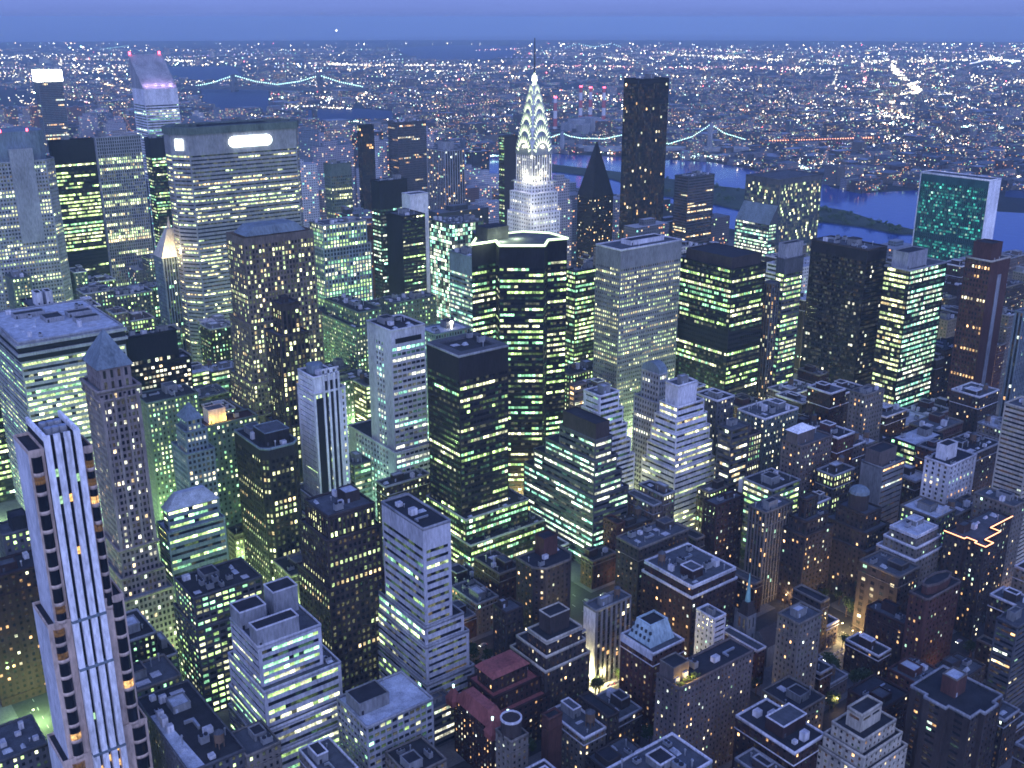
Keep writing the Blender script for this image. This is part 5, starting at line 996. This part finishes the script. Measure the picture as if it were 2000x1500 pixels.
def tower_boxes(cb, x0, x1, y0, y1, h, p, g, col):
    rc = rnd.choice([(.3, .3, .33), (.1, .1, .11), (.2, .2, .22)])
    k = rnd.random()
    if h > 60 and k < .4:
        s = rnd.uniform(.55, .8) * h; i = min(x1 - x0, y1 - y0) * .14
        cb.box(x0, x1, y0, y1, 0, s, p, g, col, rc); cb.box(x0 + i, x1 - i, y0 + i, y1 - i, s, h, p, g, col, rc)
    else: cb.box(x0, x1, y0, y1, 0, h, p, g, col, rc)
    w, d = x1 - x0, y1 - y0; a, b = rnd.uniform(.2, .4), rnd.uniform(.2, .4)
    cb.box(x0 + w * a, x0 + w * (a + .35), y0 + d * b, y0 + d * (b + .4), h, h + rnd.uniform(3, 9), 0, 0, col, rc)
WALLB = dict(lav=(.36, .34, .38), umber=(.13, .105, .10), dgrey=(.10, .10, .12), brick=(.16, .09, .08), sand=(.30, .26, .23), slate=(.16, .19, .23), black=(.03, .03, .035), white=(.5, .49, .52))
farc = []
AV2 = [-330, -190, -60, 92, 234, 376, 520, 662, 870, 1095, 1300]
for i in range(len(AV2) - 1):
    for j in range(7, 76):
        y = 18 + 80.5 * j; x0, x1 = AV2[i] + 16, AV2[i + 1] - 16
        if y > 2300 and x1 < 240: continue
        if y > 2100 and x1 < 100: continue
        n = rnd.choice([2, 3, 3, 4, 5]); ws = (x1 - x0) / n
        for k in range(n):
            far = y / 80.5
            wd = ws * rnd.uniform(.6, .98); xa = x0 + ws * k; dp = rnd.uniform(20, 34); ya = y + 9 + rnd.choice([0, 32])
            hi = rnd.random()
            if y < 1800: h = rnd.uniform(30, 75) if hi < .6 else rnd.uniform(75, 150)
            else: h = rnd.uniform(18, 55) if hi < .7 else rnd.uniform(60, 125)
            if x0 < 380 and y > 2200: h *= .75
            farc.append((xa, xa + wd, ya, ya + dp, h))
farc.sort(key=lambda c: math.hypot(c[0], c[2]))
nB = 0; MAXB = 78; stuffcb = CB(); nst = 0; keep = []
for (x0, x1, y0, y1, h) in farc:
    if y0 < 830 and x0 < 620: continue
    if not freebox(x0, x1, y0, y1, 2): continue
    if wet((x0 + x1) / 2, (y0 + y1) / 2): continue
    u, v = pr(x0, y0, h)
    ur = pr(x1, y0, h)[0]; vmin = 205 if u < 230 else 215 if u < 420 else 232 if u < 820 else 262 if ur < 1010 else 310 if ur < 1130 else 345 if ur < 1240 else 385 if ur < 1400 else 420 if ur < 1560 else 485 if ur < 1960 else 540
    hmax = zat(x0, y0, vmin + rnd.uniform(0, 45)); h = min(h, hmax)
    if h < 9: continue
    hh = h
    while hides(x0, x1, y0, y1, hh) > 0 and hh > 14: hh *= .75
    if hides(x0, x1, y0, y1, hh) > 0: continue
    h = hh
    if not seen(x0, x1, y0, y1, h, 1): continue
    keep.append((x0, x1, y0, y1, h)); FOOT.append((x0, x1, y0, y1, h))
def size_px(c): return (c[1] - c[0]) * c[4] / math.hypot(c[0], c[2]) ** 2
keep.sort(key=size_px, reverse=True)
for k, (x0, x1, y0, y1, h) in enumerate(keep):
    wn_ = rnd.choice(['lav', 'umber', 'dgrey', 'brick', 'sand', 'slate', 'black', 'lav', 'slate', 'dgrey', 'white']); col = WALLB[wn_]
    office = x0 < 600 and y0 < 1750; p = rnd.uniform(.06, .2) if not office else rnd.uniform(.1, .45); g = 0 if not office else rnd.uniform(.2, .5)
    if k < MAXB:
        cb = CB(); tower_boxes(cb, 0, x1 - x0, 0, y1 - y0, h, p, g, col); kind = 'office tower' if office and h > 60 else 'apartment tower' if h > 45 else 'apartment block'
        n = round(h / 3.5); lab = describe((x0, y0), x1 - x0, y1 - y0, h, wn_, 'distant ' + kind, 'with many lit windows' if p > .25 else 'with few lit windows')
        tag(cb.build(kind.replace(' ', '_'), (x0, y0, 0)), lab, kind, 'distant blocks uptown'); nB += 1
    else:
        tower_boxes(stuffcb, x0, x1, y0, y1, h, p, g, col); nst += 1
print('far', nB, nst)
if stuffcb.q: tag(stuffcb.build('distant_buildings'), 'mass of small distant uptown buildings receding to the rivers', 'buildings', kind='stuff')
# the borough across the river: low roofs and thousands of lamps
qb = CB(); k = 0; tries = 0
while k < 5200 and tries < 40000:
    tries += 1
    v = 95 + 285 * rnd.random() ** 1.15; u = rnd.uniform(-10, 2010); x, y = at(u, v, 0)
    if x < 1330 and y < 6200: continue
    if inpoly(u, v, ISL) or wet(x, y): continue
    D = math.hypot(x, y); s = rnd.uniform(8, 32) * (1 + D / 9000); w, d = s * rnd.uniform(.6, 1.8), s * rnd.uniform(.5, 1.2); h = rnd.choice([6, 7, 9, 9, 12, 12, 16, 22, 40 if rnd.random() < .2 else 12])
    col = WALLB[rnd.choice(['lav', 'umber', 'brick', 'sand', 'slate', 'white', 'dgrey'])]; c = rnd.choice([.03, .05, .08, .14, .3])
    qb.box(x, x + w, y, y + d, -.5, h, rnd.uniform(.03, .2), 0, [t * .45 for t in col], (c * .8, c * .9, c * 1.1)); k += 1
tag(qb.build('far_low_buildings'), 'carpet of low roofs of the borough across the river', 'buildings', kind='stuff')
mb = MB()
OCT = np.array([(1, 0, 0), (0, 1, 0), (-1, 0, 0), (0, -1, 0), (0, 0, 1), (0, 0, -1)], float); OF = [(0, 1, 4, 4), (1, 2, 4, 4), (2, 3, 4, 4), (3, 0, 4, 4), (1, 0, 5, 5), (2, 1, 5, 5), (3, 2, 5, 5), (0, 3, 5, 5)]
LC = [((1, .93, .74), 5), ((1, .80, .48), 5), ((1, .60, .30), 3), ((.86, .93, 1), 3), ((.55, 1, .8), 1.3), ((1, .15, .15), .5)]
lq, lc = [], []
def lampdot(x, y, z, s, c):
    Vx = OCT * s + np.array([x, y, z])
    for f in OF: lq.append(Vx[list(f)]); lc.append(c)
def dotat(u, v, s, c, z=7):
    x, y = at(u, v, z); D = math.hypot(x, y); lampdot(x, y, z, D * .00044 * s, c)
def lcol():
    r = rnd.random() * sum(w for c, w in LC)
    for c, w in LC:
        r -= w
        if r <= 0: break
    return c
k = 0
while k < 9000:
    v = 84 + 265 * rnd.random() ** 1.3; u = rnd.uniform(-5, 2005); x, y = at(u, v, 7)
    if x < 1330 and y < 6200: continue
    D = math.hypot(x, y)
    if inpoly(u, v, ISL) or wet(x, y): k += .2; continue
    dens = mnoise.noise(Vector((x / 700, y / 700, 3))) * 1.3 + .42
    if rnd.random() > dens: k += .1; continue
    if v < 96 and rnd.random() < .5: continue
    if u < 1000 and v < 118 and rnd.random() < .6: continue
    I = rnd.lognormvariate(-.05, 1.0) * 2.8; c = lcol(); dotat(u, v, rnd.uniform(.6, 1.2) * (1.7 if rnd.random() < .12 else 1), [t * I for t in c]); k += 1
for k in range(1100):                                            # the brightest district
    u, v = rnd.gauss(1720, 210), 165 + 130 * rnd.random(); x, y = at(u, v, 7)
    if u < 2005 and not wet(x, y) and not inpoly(u, v, ISL): I = rnd.lognormvariate(0, .9) * 2.4; dotat(u, v, rnd.uniform(.7, 1.3) * (1.6 if rnd.random() < .15 else 1), [t * I for t in lcol()])
for k in range(700):                                             # between the far uptown roofs too
    u, v = rnd.uniform(0, 1000), rnd.uniform(170, 330); x, y = at(u, v, 9)
    if not blocked((x, y, 9)) and not wet(x, y): dotat(u, v, rnd.uniform(.5, .9), [t * rnd.uniform(.6, 2) for t in lcol()], 9)
for s_ in range(120):                                            # avenues of evenly spaced lamps
    v = 96 + 200 * rnd.random() ** 1.2; u = rnd.uniform(0, 2000); x, y = at(u, v, 7)
    if x < 1400 and y < 6200: continue
    a = R(rnd.choice([22, 112, 22, 112, 60])); st_ = math.hypot(x, y) * .0055; c = lcol(); I = rnd.uniform(.8, 3.2); n = rnd.randint(10, 34)
    for k in range(n):
        xx, yy = x + math.cos(a) * st_ * k, y + math.sin(a) * st_ * k; uu, vv = pr(xx, yy, 7)
        if wet(xx, yy) or inpoly(uu, vv, ISL) or vv < 84 or vv > 350 or math.hypot(xx, yy) > 17000: break
        lampdot(xx, yy, 7, math.hypot(xx, yy) * .00052 * rnd.uniform(.7, 1.0), [t * I * rnd.uniform(.6, 1.3) for t in c])
def line(pts, n, jit, cols, s=1.0, I=3.0):
    s *= 1.15; n = int(n * 1.3)
    L = [math.hypot(pts[i + 1][0] - pts[i][0], pts[i + 1][1] - pts[i][1]) for i in range(len(pts) - 1)]
    for k in range(n):
        r = rnd.random() * sum(L); i = 0
        while r > L[i]: r -= L[i]; i += 1
        t = r / L[i]; u = pts[i][0] + t * (pts[i + 1][0] - pts[i][0]) + rnd.gauss(0, jit); v = pts[i][1] + t * (pts[i + 1][1] - pts[i][1]) + rnd.gauss(0, jit * .5)
        f = I * rnd.uniform(.5, 1.5); dotat(u, max(v, 79), s * rnd.uniform(.7, 1.3), [q * f for q in rnd.choice(cols)])
YW = [(1, .9, .62), (1, .82, .5), (1, .97, .85)]; RD = [(1, .35, .3), (1, .8, .6)]; TE = [(.5, 1, .85), (.75, 1, .9)]
for a in (([(600, 123), (720, 127), (930, 126)], 170, 2.2, YW, 1.1, 2.6), ([(325, 117), (470, 123)], 70, 2, YW), ([(0, 112), (240, 106)], 60, 5, YW, .9), ([(100, 118), (180, 136), (250, 128)], 70, 4, YW),
          ([(1290, 104), (1420, 112), (1660, 121), (1960, 116)], 330, 2.6, YW, 1.15, 2.6), ([(1730, 116), (1750, 138), (1772, 160), (1796, 176)], 260, 4, YW, 1.3, 3.4), ([(1700, 186), (1770, 180), (1860, 184)], 90, 3.5, YW, 1.2),
          ([(1695, 190), (1765, 203), (1765, 225)], 80, 3, YW, 1.2), ([(1670, 222), (1800, 232), (1795, 255)], 60, 2, YW, 1), ([(1050, 127), (1310, 132), (1560, 132)], 150, 2, RD, 1), ([(1880, 248), (1990, 252)], 70, 4, TE, 1.1), ([(1790, 246), (1840, 250)], 40, 2.5, [(.8, 1, .5)], 1.2),
          ([(1545, 320), (1600, 338)], 50, 5, TE, 1), ([(1455, 308), (1540, 300), (1640, 322)], 60, 4, YW, 1.2), ([(1330, 305), (1400, 306)], 25, 2, TE, 1), ([(906, 303), (972, 304)], 45, 1.2, TE, .9), ([(185, 158), (252, 176)], 60, 1.3, [(1, .7, .35)], 1, 3), ([(930, 98), (1030, 94)], 24, 1, RD, .8), ([(1960, 118), (2005, 121)], 40, 1.5, [(.9, 1, .95)], 1.2, 4),
          ([(1640, 130), (1628, 165)], 26, 1.5, YW, 1), ([(1684, 124), (1690, 162)], 26, 1.5, RD, 1), ([(560, 205), (690, 212)], 40, 2, YW), ([(640, 240), (700, 236)], 30, 3, TE), ([(1900, 330), (2000, 345)], 40, 6, YW), ([(20, 190), (240, 232)], 60, 12, YW, .8), ([(1180, 112), (1240, 118)], 30, 1.5, YW)): line(*a)
mb.quads(np.array(lq), 0, np.array(lc)); tag(mb.build('far_city_lamps', ['city_lamp'], None, True), 'thousands of tiny street and house lamps across the river', 'lamps', kind='stuff')
# ------------------------------------------------------------------ bridges, chimneys, woods, aircraft
def span(A, Bp, u):
    d0 = np.array([A[0], A[1], -CZ]); a = np.array([Bp[0] - A[0], Bp[1] - A[1], 0]); c = (u - 1000) / F
    s = (c * (d0 @ _fw) - d0 @ _rt) / (a @ _rt - c * (a @ _fw)); return A[0] + a[0] * s, A[1] + a[1] * s
def bridge(name, label, A, Bp, deckv, towers, cable, mats, tw, r, lamp='lamp_teal', vbase=None, bulbs=3):
    A, Bp = at(*A, 0), at(*Bp, 0); root = thing(name, label, 'bridge', (*A, 0)); o = np.array([*A, 0])
    L = lambda u, v: tuple(np.array([*span(A, Bp, u), zat(*span(A, Bp, u), v)]) - o)
    us = [c[0] for c in cable]; d0, d1 = L(us[0] - 6, deckv[0]), L(us[-1] + 6, deckv[1]); mb = MB()
    dr = Vector(d1) - Vector(d0); side = Vector((-dr.y, dr.x, 0)).normalized() * tw * 1.2; t = Vector((0, 0, tw * .7))
    q = [Vector(d0) - side, Vector(d1) - side, Vector(d1) + side, Vector(d0) + side]
    mb.quads([[v[:] for v in q], [(q[0] - t)[:], (q[1] - t)[:], q[1][:], q[0][:]], [(q[2] - t)[:], (q[3] - t)[:], q[3][:], q[2][:]], [(q[3] - t)[:], (q[2] - t)[:], (q[1] - t)[:], (q[0] - t)[:]]]); mb.build('deck', [mats], root)
    for u, v in towers:
        mb = MB(); p = L(u, v)
        for s in (-1, 1):
            x, y = p[0] + side.x * s * .8, p[1] + side.y * s * .8; mb.tube((x, y, 0), (x, y, p[2]), tw * .45, tw * .3, 6)
        for f in (.55, .8, .97): mb.tube((p[0] - side.x * .8, p[1] - side.y * .8, p[2] * f), (p[0] + side.x * .8, p[1] + side.y * .8, p[2] * f), tw * .22, tw * .22, 5)
        mb.build('tower', [mats], root)
    mb, bb = MB(), MB(); P_ = [L(u, v) for u, v in cable]
    for i in range(len(P_) - 1):
        mb.tube(P_[i], P_[i + 1], r * .5, r * .5, 5)
        a, b = Vector(P_[i]), Vector(P_[i + 1]); n = max(2, int((abs(cable[i + 1][0] - cable[i][0]) / bulbs)))
        for k in range(n):
            p = a.lerp(b, k / n); bb.tube((p - Vector((0, 0, r)))[:], (p + Vector((0, 0, r)))[:], r * 1.1, r * 1.1, 5)
        for k in range(0, n, 2):
            p = a.lerp(b, k / n); f = (p - Vector(d0)).dot(dr) / dr.dot(dr); q_ = Vector(d0) + dr * f
            if p.z > q_.z + 2: mb.tube(q_[:], p[:], r * .22, r * .22, 4, cap=False)
    mb.build('cable', [mats], root); bb.build('light_string', [lamp], root); return root
bridge('cantilever_bridge', 'long cantilever bridge strung with green white lights beside the black needle tower', (1085, 296), (1470, 300), (285, 288), [(1098, 258), (1236, 252), (1385, 241)],
       [(1070, 270), (1098, 260), (1112, 266), (1135, 270), (1180, 271), (1212, 264), (1236, 254), (1262, 270), (1305, 281), (1350, 267), (1375, 250), (1385, 242), (1395, 249), (1412, 260), (1456, 273)], 'lav', 16, 1.0, 'lamp_teal')
mbv = bridge('viaduct', 'reddish lit viaduct running right from the cantilever bridge', (1462, 288), (1735, 280), (277, 269), [(1480, 277), (1530, 275), (1580, 274), (1630, 272), (1680, 271)], [(1466, 276), (1590, 273), (1720, 268)], 'brown', 6, 1.5, 'lamp_orange', bulbs=5)
bridge('suspension_bridge', 'suspension bridge with teal light strings at upper left', (380, 178), (710, 182), (167, 171), [(459, 146), (626, 146)], [(372, 170), (418, 161), (459, 147), (500, 159), (542, 165), (586, 159), (626, 147), (664, 160), (712, 170)], 'dgrey', 22, 2.2, 'lamp_teal', bulbs=4)
bridge('suspension_bridge', 'faint far suspension bridge on the horizon right of the needle spire', (1100, 98), (1220, 98), (95, 95), [(1127, 84), (1195, 84)], [(1104, 93), (1127, 85), (1160, 92), (1195, 85), (1216, 93)], 'dgrey', 26, 3.5, 'lamp_teal', bulbs=4)
m, nt, b_ = nodes('banded_stack'); N = nt.nodes.new; tc = N('ShaderNodeTexCoord'); sx = N('ShaderNodeSeparateXYZ'); mm = N('ShaderNodeMath'); mm.operation = 'MODULO'; mm.inputs[1].default_value = 46; gt = N('ShaderNodeMath'); gt.operation = 'GREATER_THAN'; gt.inputs[1].default_value = 23
mx = N('ShaderNodeMix'); mx.data_type = 'RGBA'; mx.inputs[6].default_value = (.6, .58, .6, 1); mx.inputs[7].default_value = (.45, .08, .08, 1)
for a, b in ((tc.outputs['Object'], sx.inputs[0]), (sx.outputs[2], mm.inputs[0]), (mm.outputs[0], gt.inputs[0]), (gt.outputs[0], mx.inputs[0]), (mx.outputs[2], b_.inputs['Base Color'])): nt.links.new(a, b)
MATS['banded_stack'] = m
pos = at(1155, 262, 0); dx = at(1175, 262, 0)
pl_ = thing('power_station', 'grey power station hall under the three tall chimneys', 'power station', (*at(1120, 266, 0), 0)); mb = MB(); w_ = math.dist(at(1120, 266, 0), at(1190, 266, 0))
mb.box(0, 0, 0, w_ * .62, 60, 34); mb.box(w_ * .64, 0, 0, w_ * 1.05, 60, 48); mb.box(w_ * .1, 10, 34, w_ * .5, 40, 46); mb.build('turbine_hall', ['lav'], pl_)
for u, vt, vb, lab in ((1084, 191, 262, 'short red and white chimney left of the other three'), (1133, 170, 255, 'leftmost of the three tall red and white chimneys together'), (1152, 172, 253, 'middle of the three tall red and white chimneys'), (1178, 172, 255, 'rightmost of the three tall red and white chimneys')):
    p = at(u, vb, 0); r0 = thing('chimney', lab, 'chimney', (*p, 0), 'power station chimneys'); h = zat(*p, vt); mb = MB(); mb.tube((0, 0, 0), (0, 0, h), 7, 5, 10); mb.build('shaft', ['banded_stack'], r0)
    mb = MB(); mb.tube((0, 0, h), (0, 0, h + 4), 4.5, 4.5, 8); mb.build('warning_light', ['lamp_red'], r0)
def clump(mb, x, y, z, r, n, s):
    for k in range(n):
        a, c = rnd.uniform(0, 6.28), rnd.uniform(-1, 1); q = r * rnd.random() ** .4; e = math.sqrt(1 - c * c); p = Vector((x + q * e * math.cos(a), y + q * e * math.sin(a), z + q * c * .8))
        d1 = Vector((rnd.gauss(0, 1), rnd.gauss(0, 1), rnd.gauss(0, 1))).normalized() * s; d2 = d1.orthogonal().normalized() * s * .8
        mb.quads([[(p - d1)[:], (p - d2)[:], (p + d1)[:], (p + d2)[:]]])
mb = MB()
for k in range(420):
    u = rnd.uniform(1196, 1790); q = [(uu, vv) for uu, vv in ISL]; v = rnd.uniform(336, 458)
    if not inpoly(u, v, ISL): continue
    x, y = at(u, v, 2); clump(mb, x, y, 6, 5.5, 26, 2.2)
tag(mb.build('island_wood', ['leaf']), 'dark trees massed along the river island', 'trees', kind='stuff')
D = 7600; u0, v0 = 657, 60; x, y = at(u0, v0, 335 - D * .0135); r0 = thing('aircraft', 'tiny aircraft with a bright landing light low in the sky at upper left', 'aircraft', (x, y, zat(x, y, v0)))
mb = MB(); mb.tube((-14, 0, 0), (14, 0, 0), 2, 2, 8); mb.tube((14, 0, 0), (18, 0, -.3), 2, .4, 8); mb.tube((-14, 0, 0), (-20, 0, .8), 2, .3, 8); mb.build('fuselage', ['white'], r0)
mb = MB(); mb.quads([[(2, -17, .2), (5, 0, -.4), (-3, 0, -.4), (-1, -17, .2)], [(5, 0, -.4), (2, 17, .2), (-1, 17, .2), (-3, 0, -.4)], [(-16, -6, .8), (-15, 0, .8), (-19, 0, .8), (-19, -6, .8)], [(-15, 0, .8), (-16, 6, .8), (-19, 6, .8), (-19, 0, .8)], [(-14, 0, 1), (-19, 0, 1), (-20, 0, 7), (-17, 0, 7)]]); mb.build('wings', ['white'], r0)
mb = MB(); mb.tube((0, -2, -3), (0, -2, 8), 5, 3, 8); mb.build('landing_light', ['lamp_white'], r0)
# ------------------------------------------------------------------ street lamps, cars, trees
mb = MB(); mb.tube((0, 0, 0), (0, 0, 8), .12, .08, 6); mb.tube((0, 0, 8), (1.6, 0, 8.6), .07, .06, 5); mb.box(-.25, -.25, 0, .25, .25, .6); proto('pole', mb, ['dgrey'])
mb = MB(); mb.box(1.2, -.22, 8.42, 2.1, .22, 8.56, bottom=True); mb.tube((1.65, 0, 8.42), (1.65, 0, 8.2), .3, .24, 8); proto('lamp_head', mb, ['lamp_warm'])
LG = []
for nm, col, e in (('warm', (1, .66, .32), 1700), ('green', (.58, 1, .36), 42000), ('yellow', (.85, 1, .45), 26000)):
    l = bpy.data.lights.new('lamp_light_' + nm, 'POINT'); l.energy = e; l.color = col; l.shadow_soft_size = .5; LG.append(l)
nl = 0
def street_lamp(x, y, l, lab, rz=0):
    global nl
    r = thing('street_lamp', lab, 'street lamp', (x, y, 0), 'street lamps along the streets'); inst(PROTO['pole'], r, (0, 0, 0), rz); inst(PROTO['lamp_head'], r, (0, 0, 0), rz)
    o = bpy.data.objects.new('lamp_light', l); COL.objects.link(o); o.parent = r; o.location = (1.65 * math.cos(rz), 1.65 * math.sin(rz), 7.9); nl += 1
for x in AVX[1:8]:
    y = 190
    while y < 1000:
        if infr(x, y, 0, 60) and (x > 240 or y > 470) and freebox(x - 10, x - 8, y, y + 2, 2) and (x < 500 or y < 640):
            l = LG[0] if (y < 430 and x > 230) or (x > 480 and y < 500) else LG[1] if x < 480 else LG[2]
            vis = not blocked((x, y, 8)); street_lamp(x - 10, y, l, 'street lamp with a warm glow on an avenue between the towers' if l is LG[0] else 'street lamp with a greenish glow on an avenue between the towers')
        y += 52
for y in STY[4:16]:
    x = 120
    while x < 900:
        if min(abs(x - a) for a in AVX) > 20 and infr(x, y, 0, 40) and freebox(x, x + 2, y + 5, y + 7, 2) and (y > 430 or x > 260):
            l = LG[0] if (y < 430 and x > 230) or (x > 480 and y < 500) else LG[1] if x < 480 else LG[2]
            street_lamp(x, y + 6, l, 'street lamp with a warm glow on a side street' if l is LG[0] else 'street lamp with a greenish glow on a side street', -math.pi / 2)
        x += 58
print('lamps', nl)
# bright corners between the roofs, plus hidden lamps added to throw glow on walls
for u, v, e, c in ((1148, 1340, 4, (1, .92, .45)), (1172, 1330, 2, (1, .85, .35)), (1120, 1352, 1.6, (1, .7, .2)), (1640, 1235, 1.6, (1, .75, .3)), (1690, 1262, 1.6, (1, .7, .28)), (1660, 1250, 1.3, (1, .7, .3)), (1778, 935, 1.2, (1, .85, .45)), (1858, 782, 4, (1, .95, .6)), (1500, 886, 1.2, (.8, 1, .5)), (1362, 962, 2.2, (.75, 1, .45)), (1640, 1122, .5, (1, .75, .3)), (410, 770, 16, (.72, 1, .34)), (455, 790, 9, (.72, 1, .34)), (1196, 872, 12, (.6, 1, .42)), (1300, 868, 9, (.6, 1, .42)), (745, 1035, 6, (.45, 1, .6)), (300, 660, 8, (.6, 1, .4)), (60, 1130, 1.6, (1, .6, .15)), (255, 628, 1, (1, .45, .12)), (625, 1268, 3, (.6, 1, .4)), (1012, 985, 4, (1, .75, .25)), (1475, 800, 3, (.5, 1, .6)), (1550, 880, 2, (.7, 1, .5))):
    z = 3 if v > 800 or u > 1400 else 3
    x, y = at(u, v, z); l = bpy.data.lights.new('corner_light', 'POINT'); l.energy = 9000 * e; l.color = c; l.shadow_soft_size = 1
    r = thing('street_lamp', 'bright lamp at a visible corner or added unseen for glow', 'street lamp', (x, y, 0), 'bright corner lamps'); inst(PROTO['pole'], r, (0, 0, 0)); inst(PROTO['lamp_head'], r, (0, 0, 0), 0, 1.0)
    o = bpy.data.objects.new('lamp_light', l); COL.objects.link(o); o.parent = r; o.location = (1.65, 0, 7.9)
mb = MB(); mb.frustum((-2.2, -.9, 2.2, .9), (-2.15, -.85, 2.15, .85), .35, .95); mb.frustum((-1.5, -.82, 1.2, .82), (-1.0, -.68, .7, .68), .95, 1.5); proto('body', mb, ['lav'])
mb = MB(); mb.tube((0, -.1, .33), (0, .1, .33), .33, .33, 10); proto('wheel', mb, ['black'])
mb = MB(); mb.box(2.2, -.18, .6, 2.26, .18, .8); proto('headlight', mb, ['lamp_white'])
mb = MB(); mb.box(-2.26, -.18, .6, -2.2, .18, .8); proto('tail_light', mb, ['lamp_red'])
nc = 0
for (xa, ya, xb, yb) in [(a, 150, a, 620) for a in AVX[2:8]] + [(240, y, 860, y) for y in STY[3:9]]:
    L = math.hypot(xb - xa, yb - ya); s = 0
    while s < L and nc < 70:
        s += rnd.uniform(9, 26); t = s / L; ln = rnd.choice([-5.5, -2, 2, 5.5]) if xa == xb else rnd.choice([-2, 2]); x = xa + (xb - xa) * t + (ln if xa == xb else 0); y = ya + (yb - ya) * t + (ln if xa != xb else 0)
        if infr(x, y, 1, 0) and not blocked((x, y, 1.2)) and freebox(x - 2, x + 2, y - 2, y + 2, .5):
            rz = (math.pi / 2 if xa == xb else 0) + (math.pi if rnd.random() < .5 else 0)
            r = thing('car', 'small car with lights on, driving along a street between the brick blocks', 'car', (x, y, -.14), 'cars on the streets'); r.rotation_euler = (0, 0, rz)
            inst(PROTO['body'], r, (0, 0, 0))
            for s_ in (-1, 1):
                inst(PROTO['headlight'], r, (0, s_ * .58, 0)); inst(PROTO['tail_light'], r, (0, s_ * .58, 0))
                for wx_ in (-1.35, 1.35): inst(PROTO['wheel'], r, (wx_, s_ * .86, 0))
            nc += 1
for u, v in STREET:
    for s_ in (-1, 1):
        x, y = at(u + 3, v + s_ * 5, 1)
        if infr(x, y, 1, 0) and not blocked((x, y, 1.2)) and freebox(x - 2, x + 2, y - 2, y + 2, .3):
            r = thing('car', 'small car with lights on, driving along a street between the brick blocks', 'car', (x, y, -.14), 'cars on the streets'); r.rotation_euler = (0, 0, 0 if s_ > 0 else math.pi)
            inst(PROTO['body'], r, (0, 0, 0)); nc += 1
            for t_ in (-1, 1):
                inst(PROTO['headlight'], r, (0, t_ * .58, 0)); inst(PROTO['tail_light'], r, (0, t_ * .58, 0))
                for wx_ in (-1.35, 1.35): inst(PROTO['wheel'], r, (wx_, t_ * .86, 0))
print('cars', nc)
mb = MB()
for k in range(9): clump(mb, rnd.gauss(0, 1.3), rnd.gauss(0, 1.3), 6 + rnd.gauss(0, 1.2), 1.9, 42, .42)
proto('crown', mb, ['leaf'])
mb = MB(); mb.tube((0, 0, 0), (0, 0, 4.2), .28, .16, 7)
for a in range(4): mb.tube((0, 0, 3.4), (1.6 * math.cos(a * 1.6), 1.6 * math.sin(a * 1.6), 6), .12, .04, 5)
proto('trunk', mb, ['wood_tank'])
nt_ = 0
for k in range(3000):
    x, y = rnd.uniform(250, 900), rnd.uniform(140, 420)
    if nt_ >= 46: break
    if not infr(x, y, 6, 0) or not freebox(x - 3, x + 3, y - 3, y + 3, .5) or blocked((x, y, 7)): continue
    if min(abs(x - a) for a in AVX) < 9 or min(abs(y - a) for a in STY) < 6: continue
    r = thing('tree', 'dark leafy tree in a gap between the low brick houses', 'tree', (x, y, .15), 'trees among the low houses'); s = rnd.uniform(.8, 1.4); inst(PROTO['trunk'], r, (0, 0, 0), 0, s); inst(PROTO['crown'], r, (0, 0, 0), rnd.random() * 6, s); nt_ += 1
# ------------------------------------------------------------------ haze
m = bpy.data.materials.new('haze_air'); m.use_nodes = True; nt = m.node_tree; nt.nodes.clear(); o_ = nt.nodes.new('ShaderNodeOutputMaterial'); pv = nt.nodes.new('ShaderNodeVolumePrincipled')
pv.inputs['Color'].default_value = (.66, .86, 1, 1); pv.inputs['Density'].default_value = 7.5e-5; pv.inputs['Anisotropy'].default_value = 0; nt.links.new(pv.outputs[0], o_.inputs['Volume']); MATS['haze_air'] = m
mb = MB(); mb.box(-18500, -18500, -1.8, 18500, 18500, 346, bottom=True); hz = weld(mb.build('haze', ['haze_air'])); tag(hz, 'pale blue evening haze over the whole city', 'haze', kind='stuff')
print('objects', len(bpy.data.objects), 'scripts done')
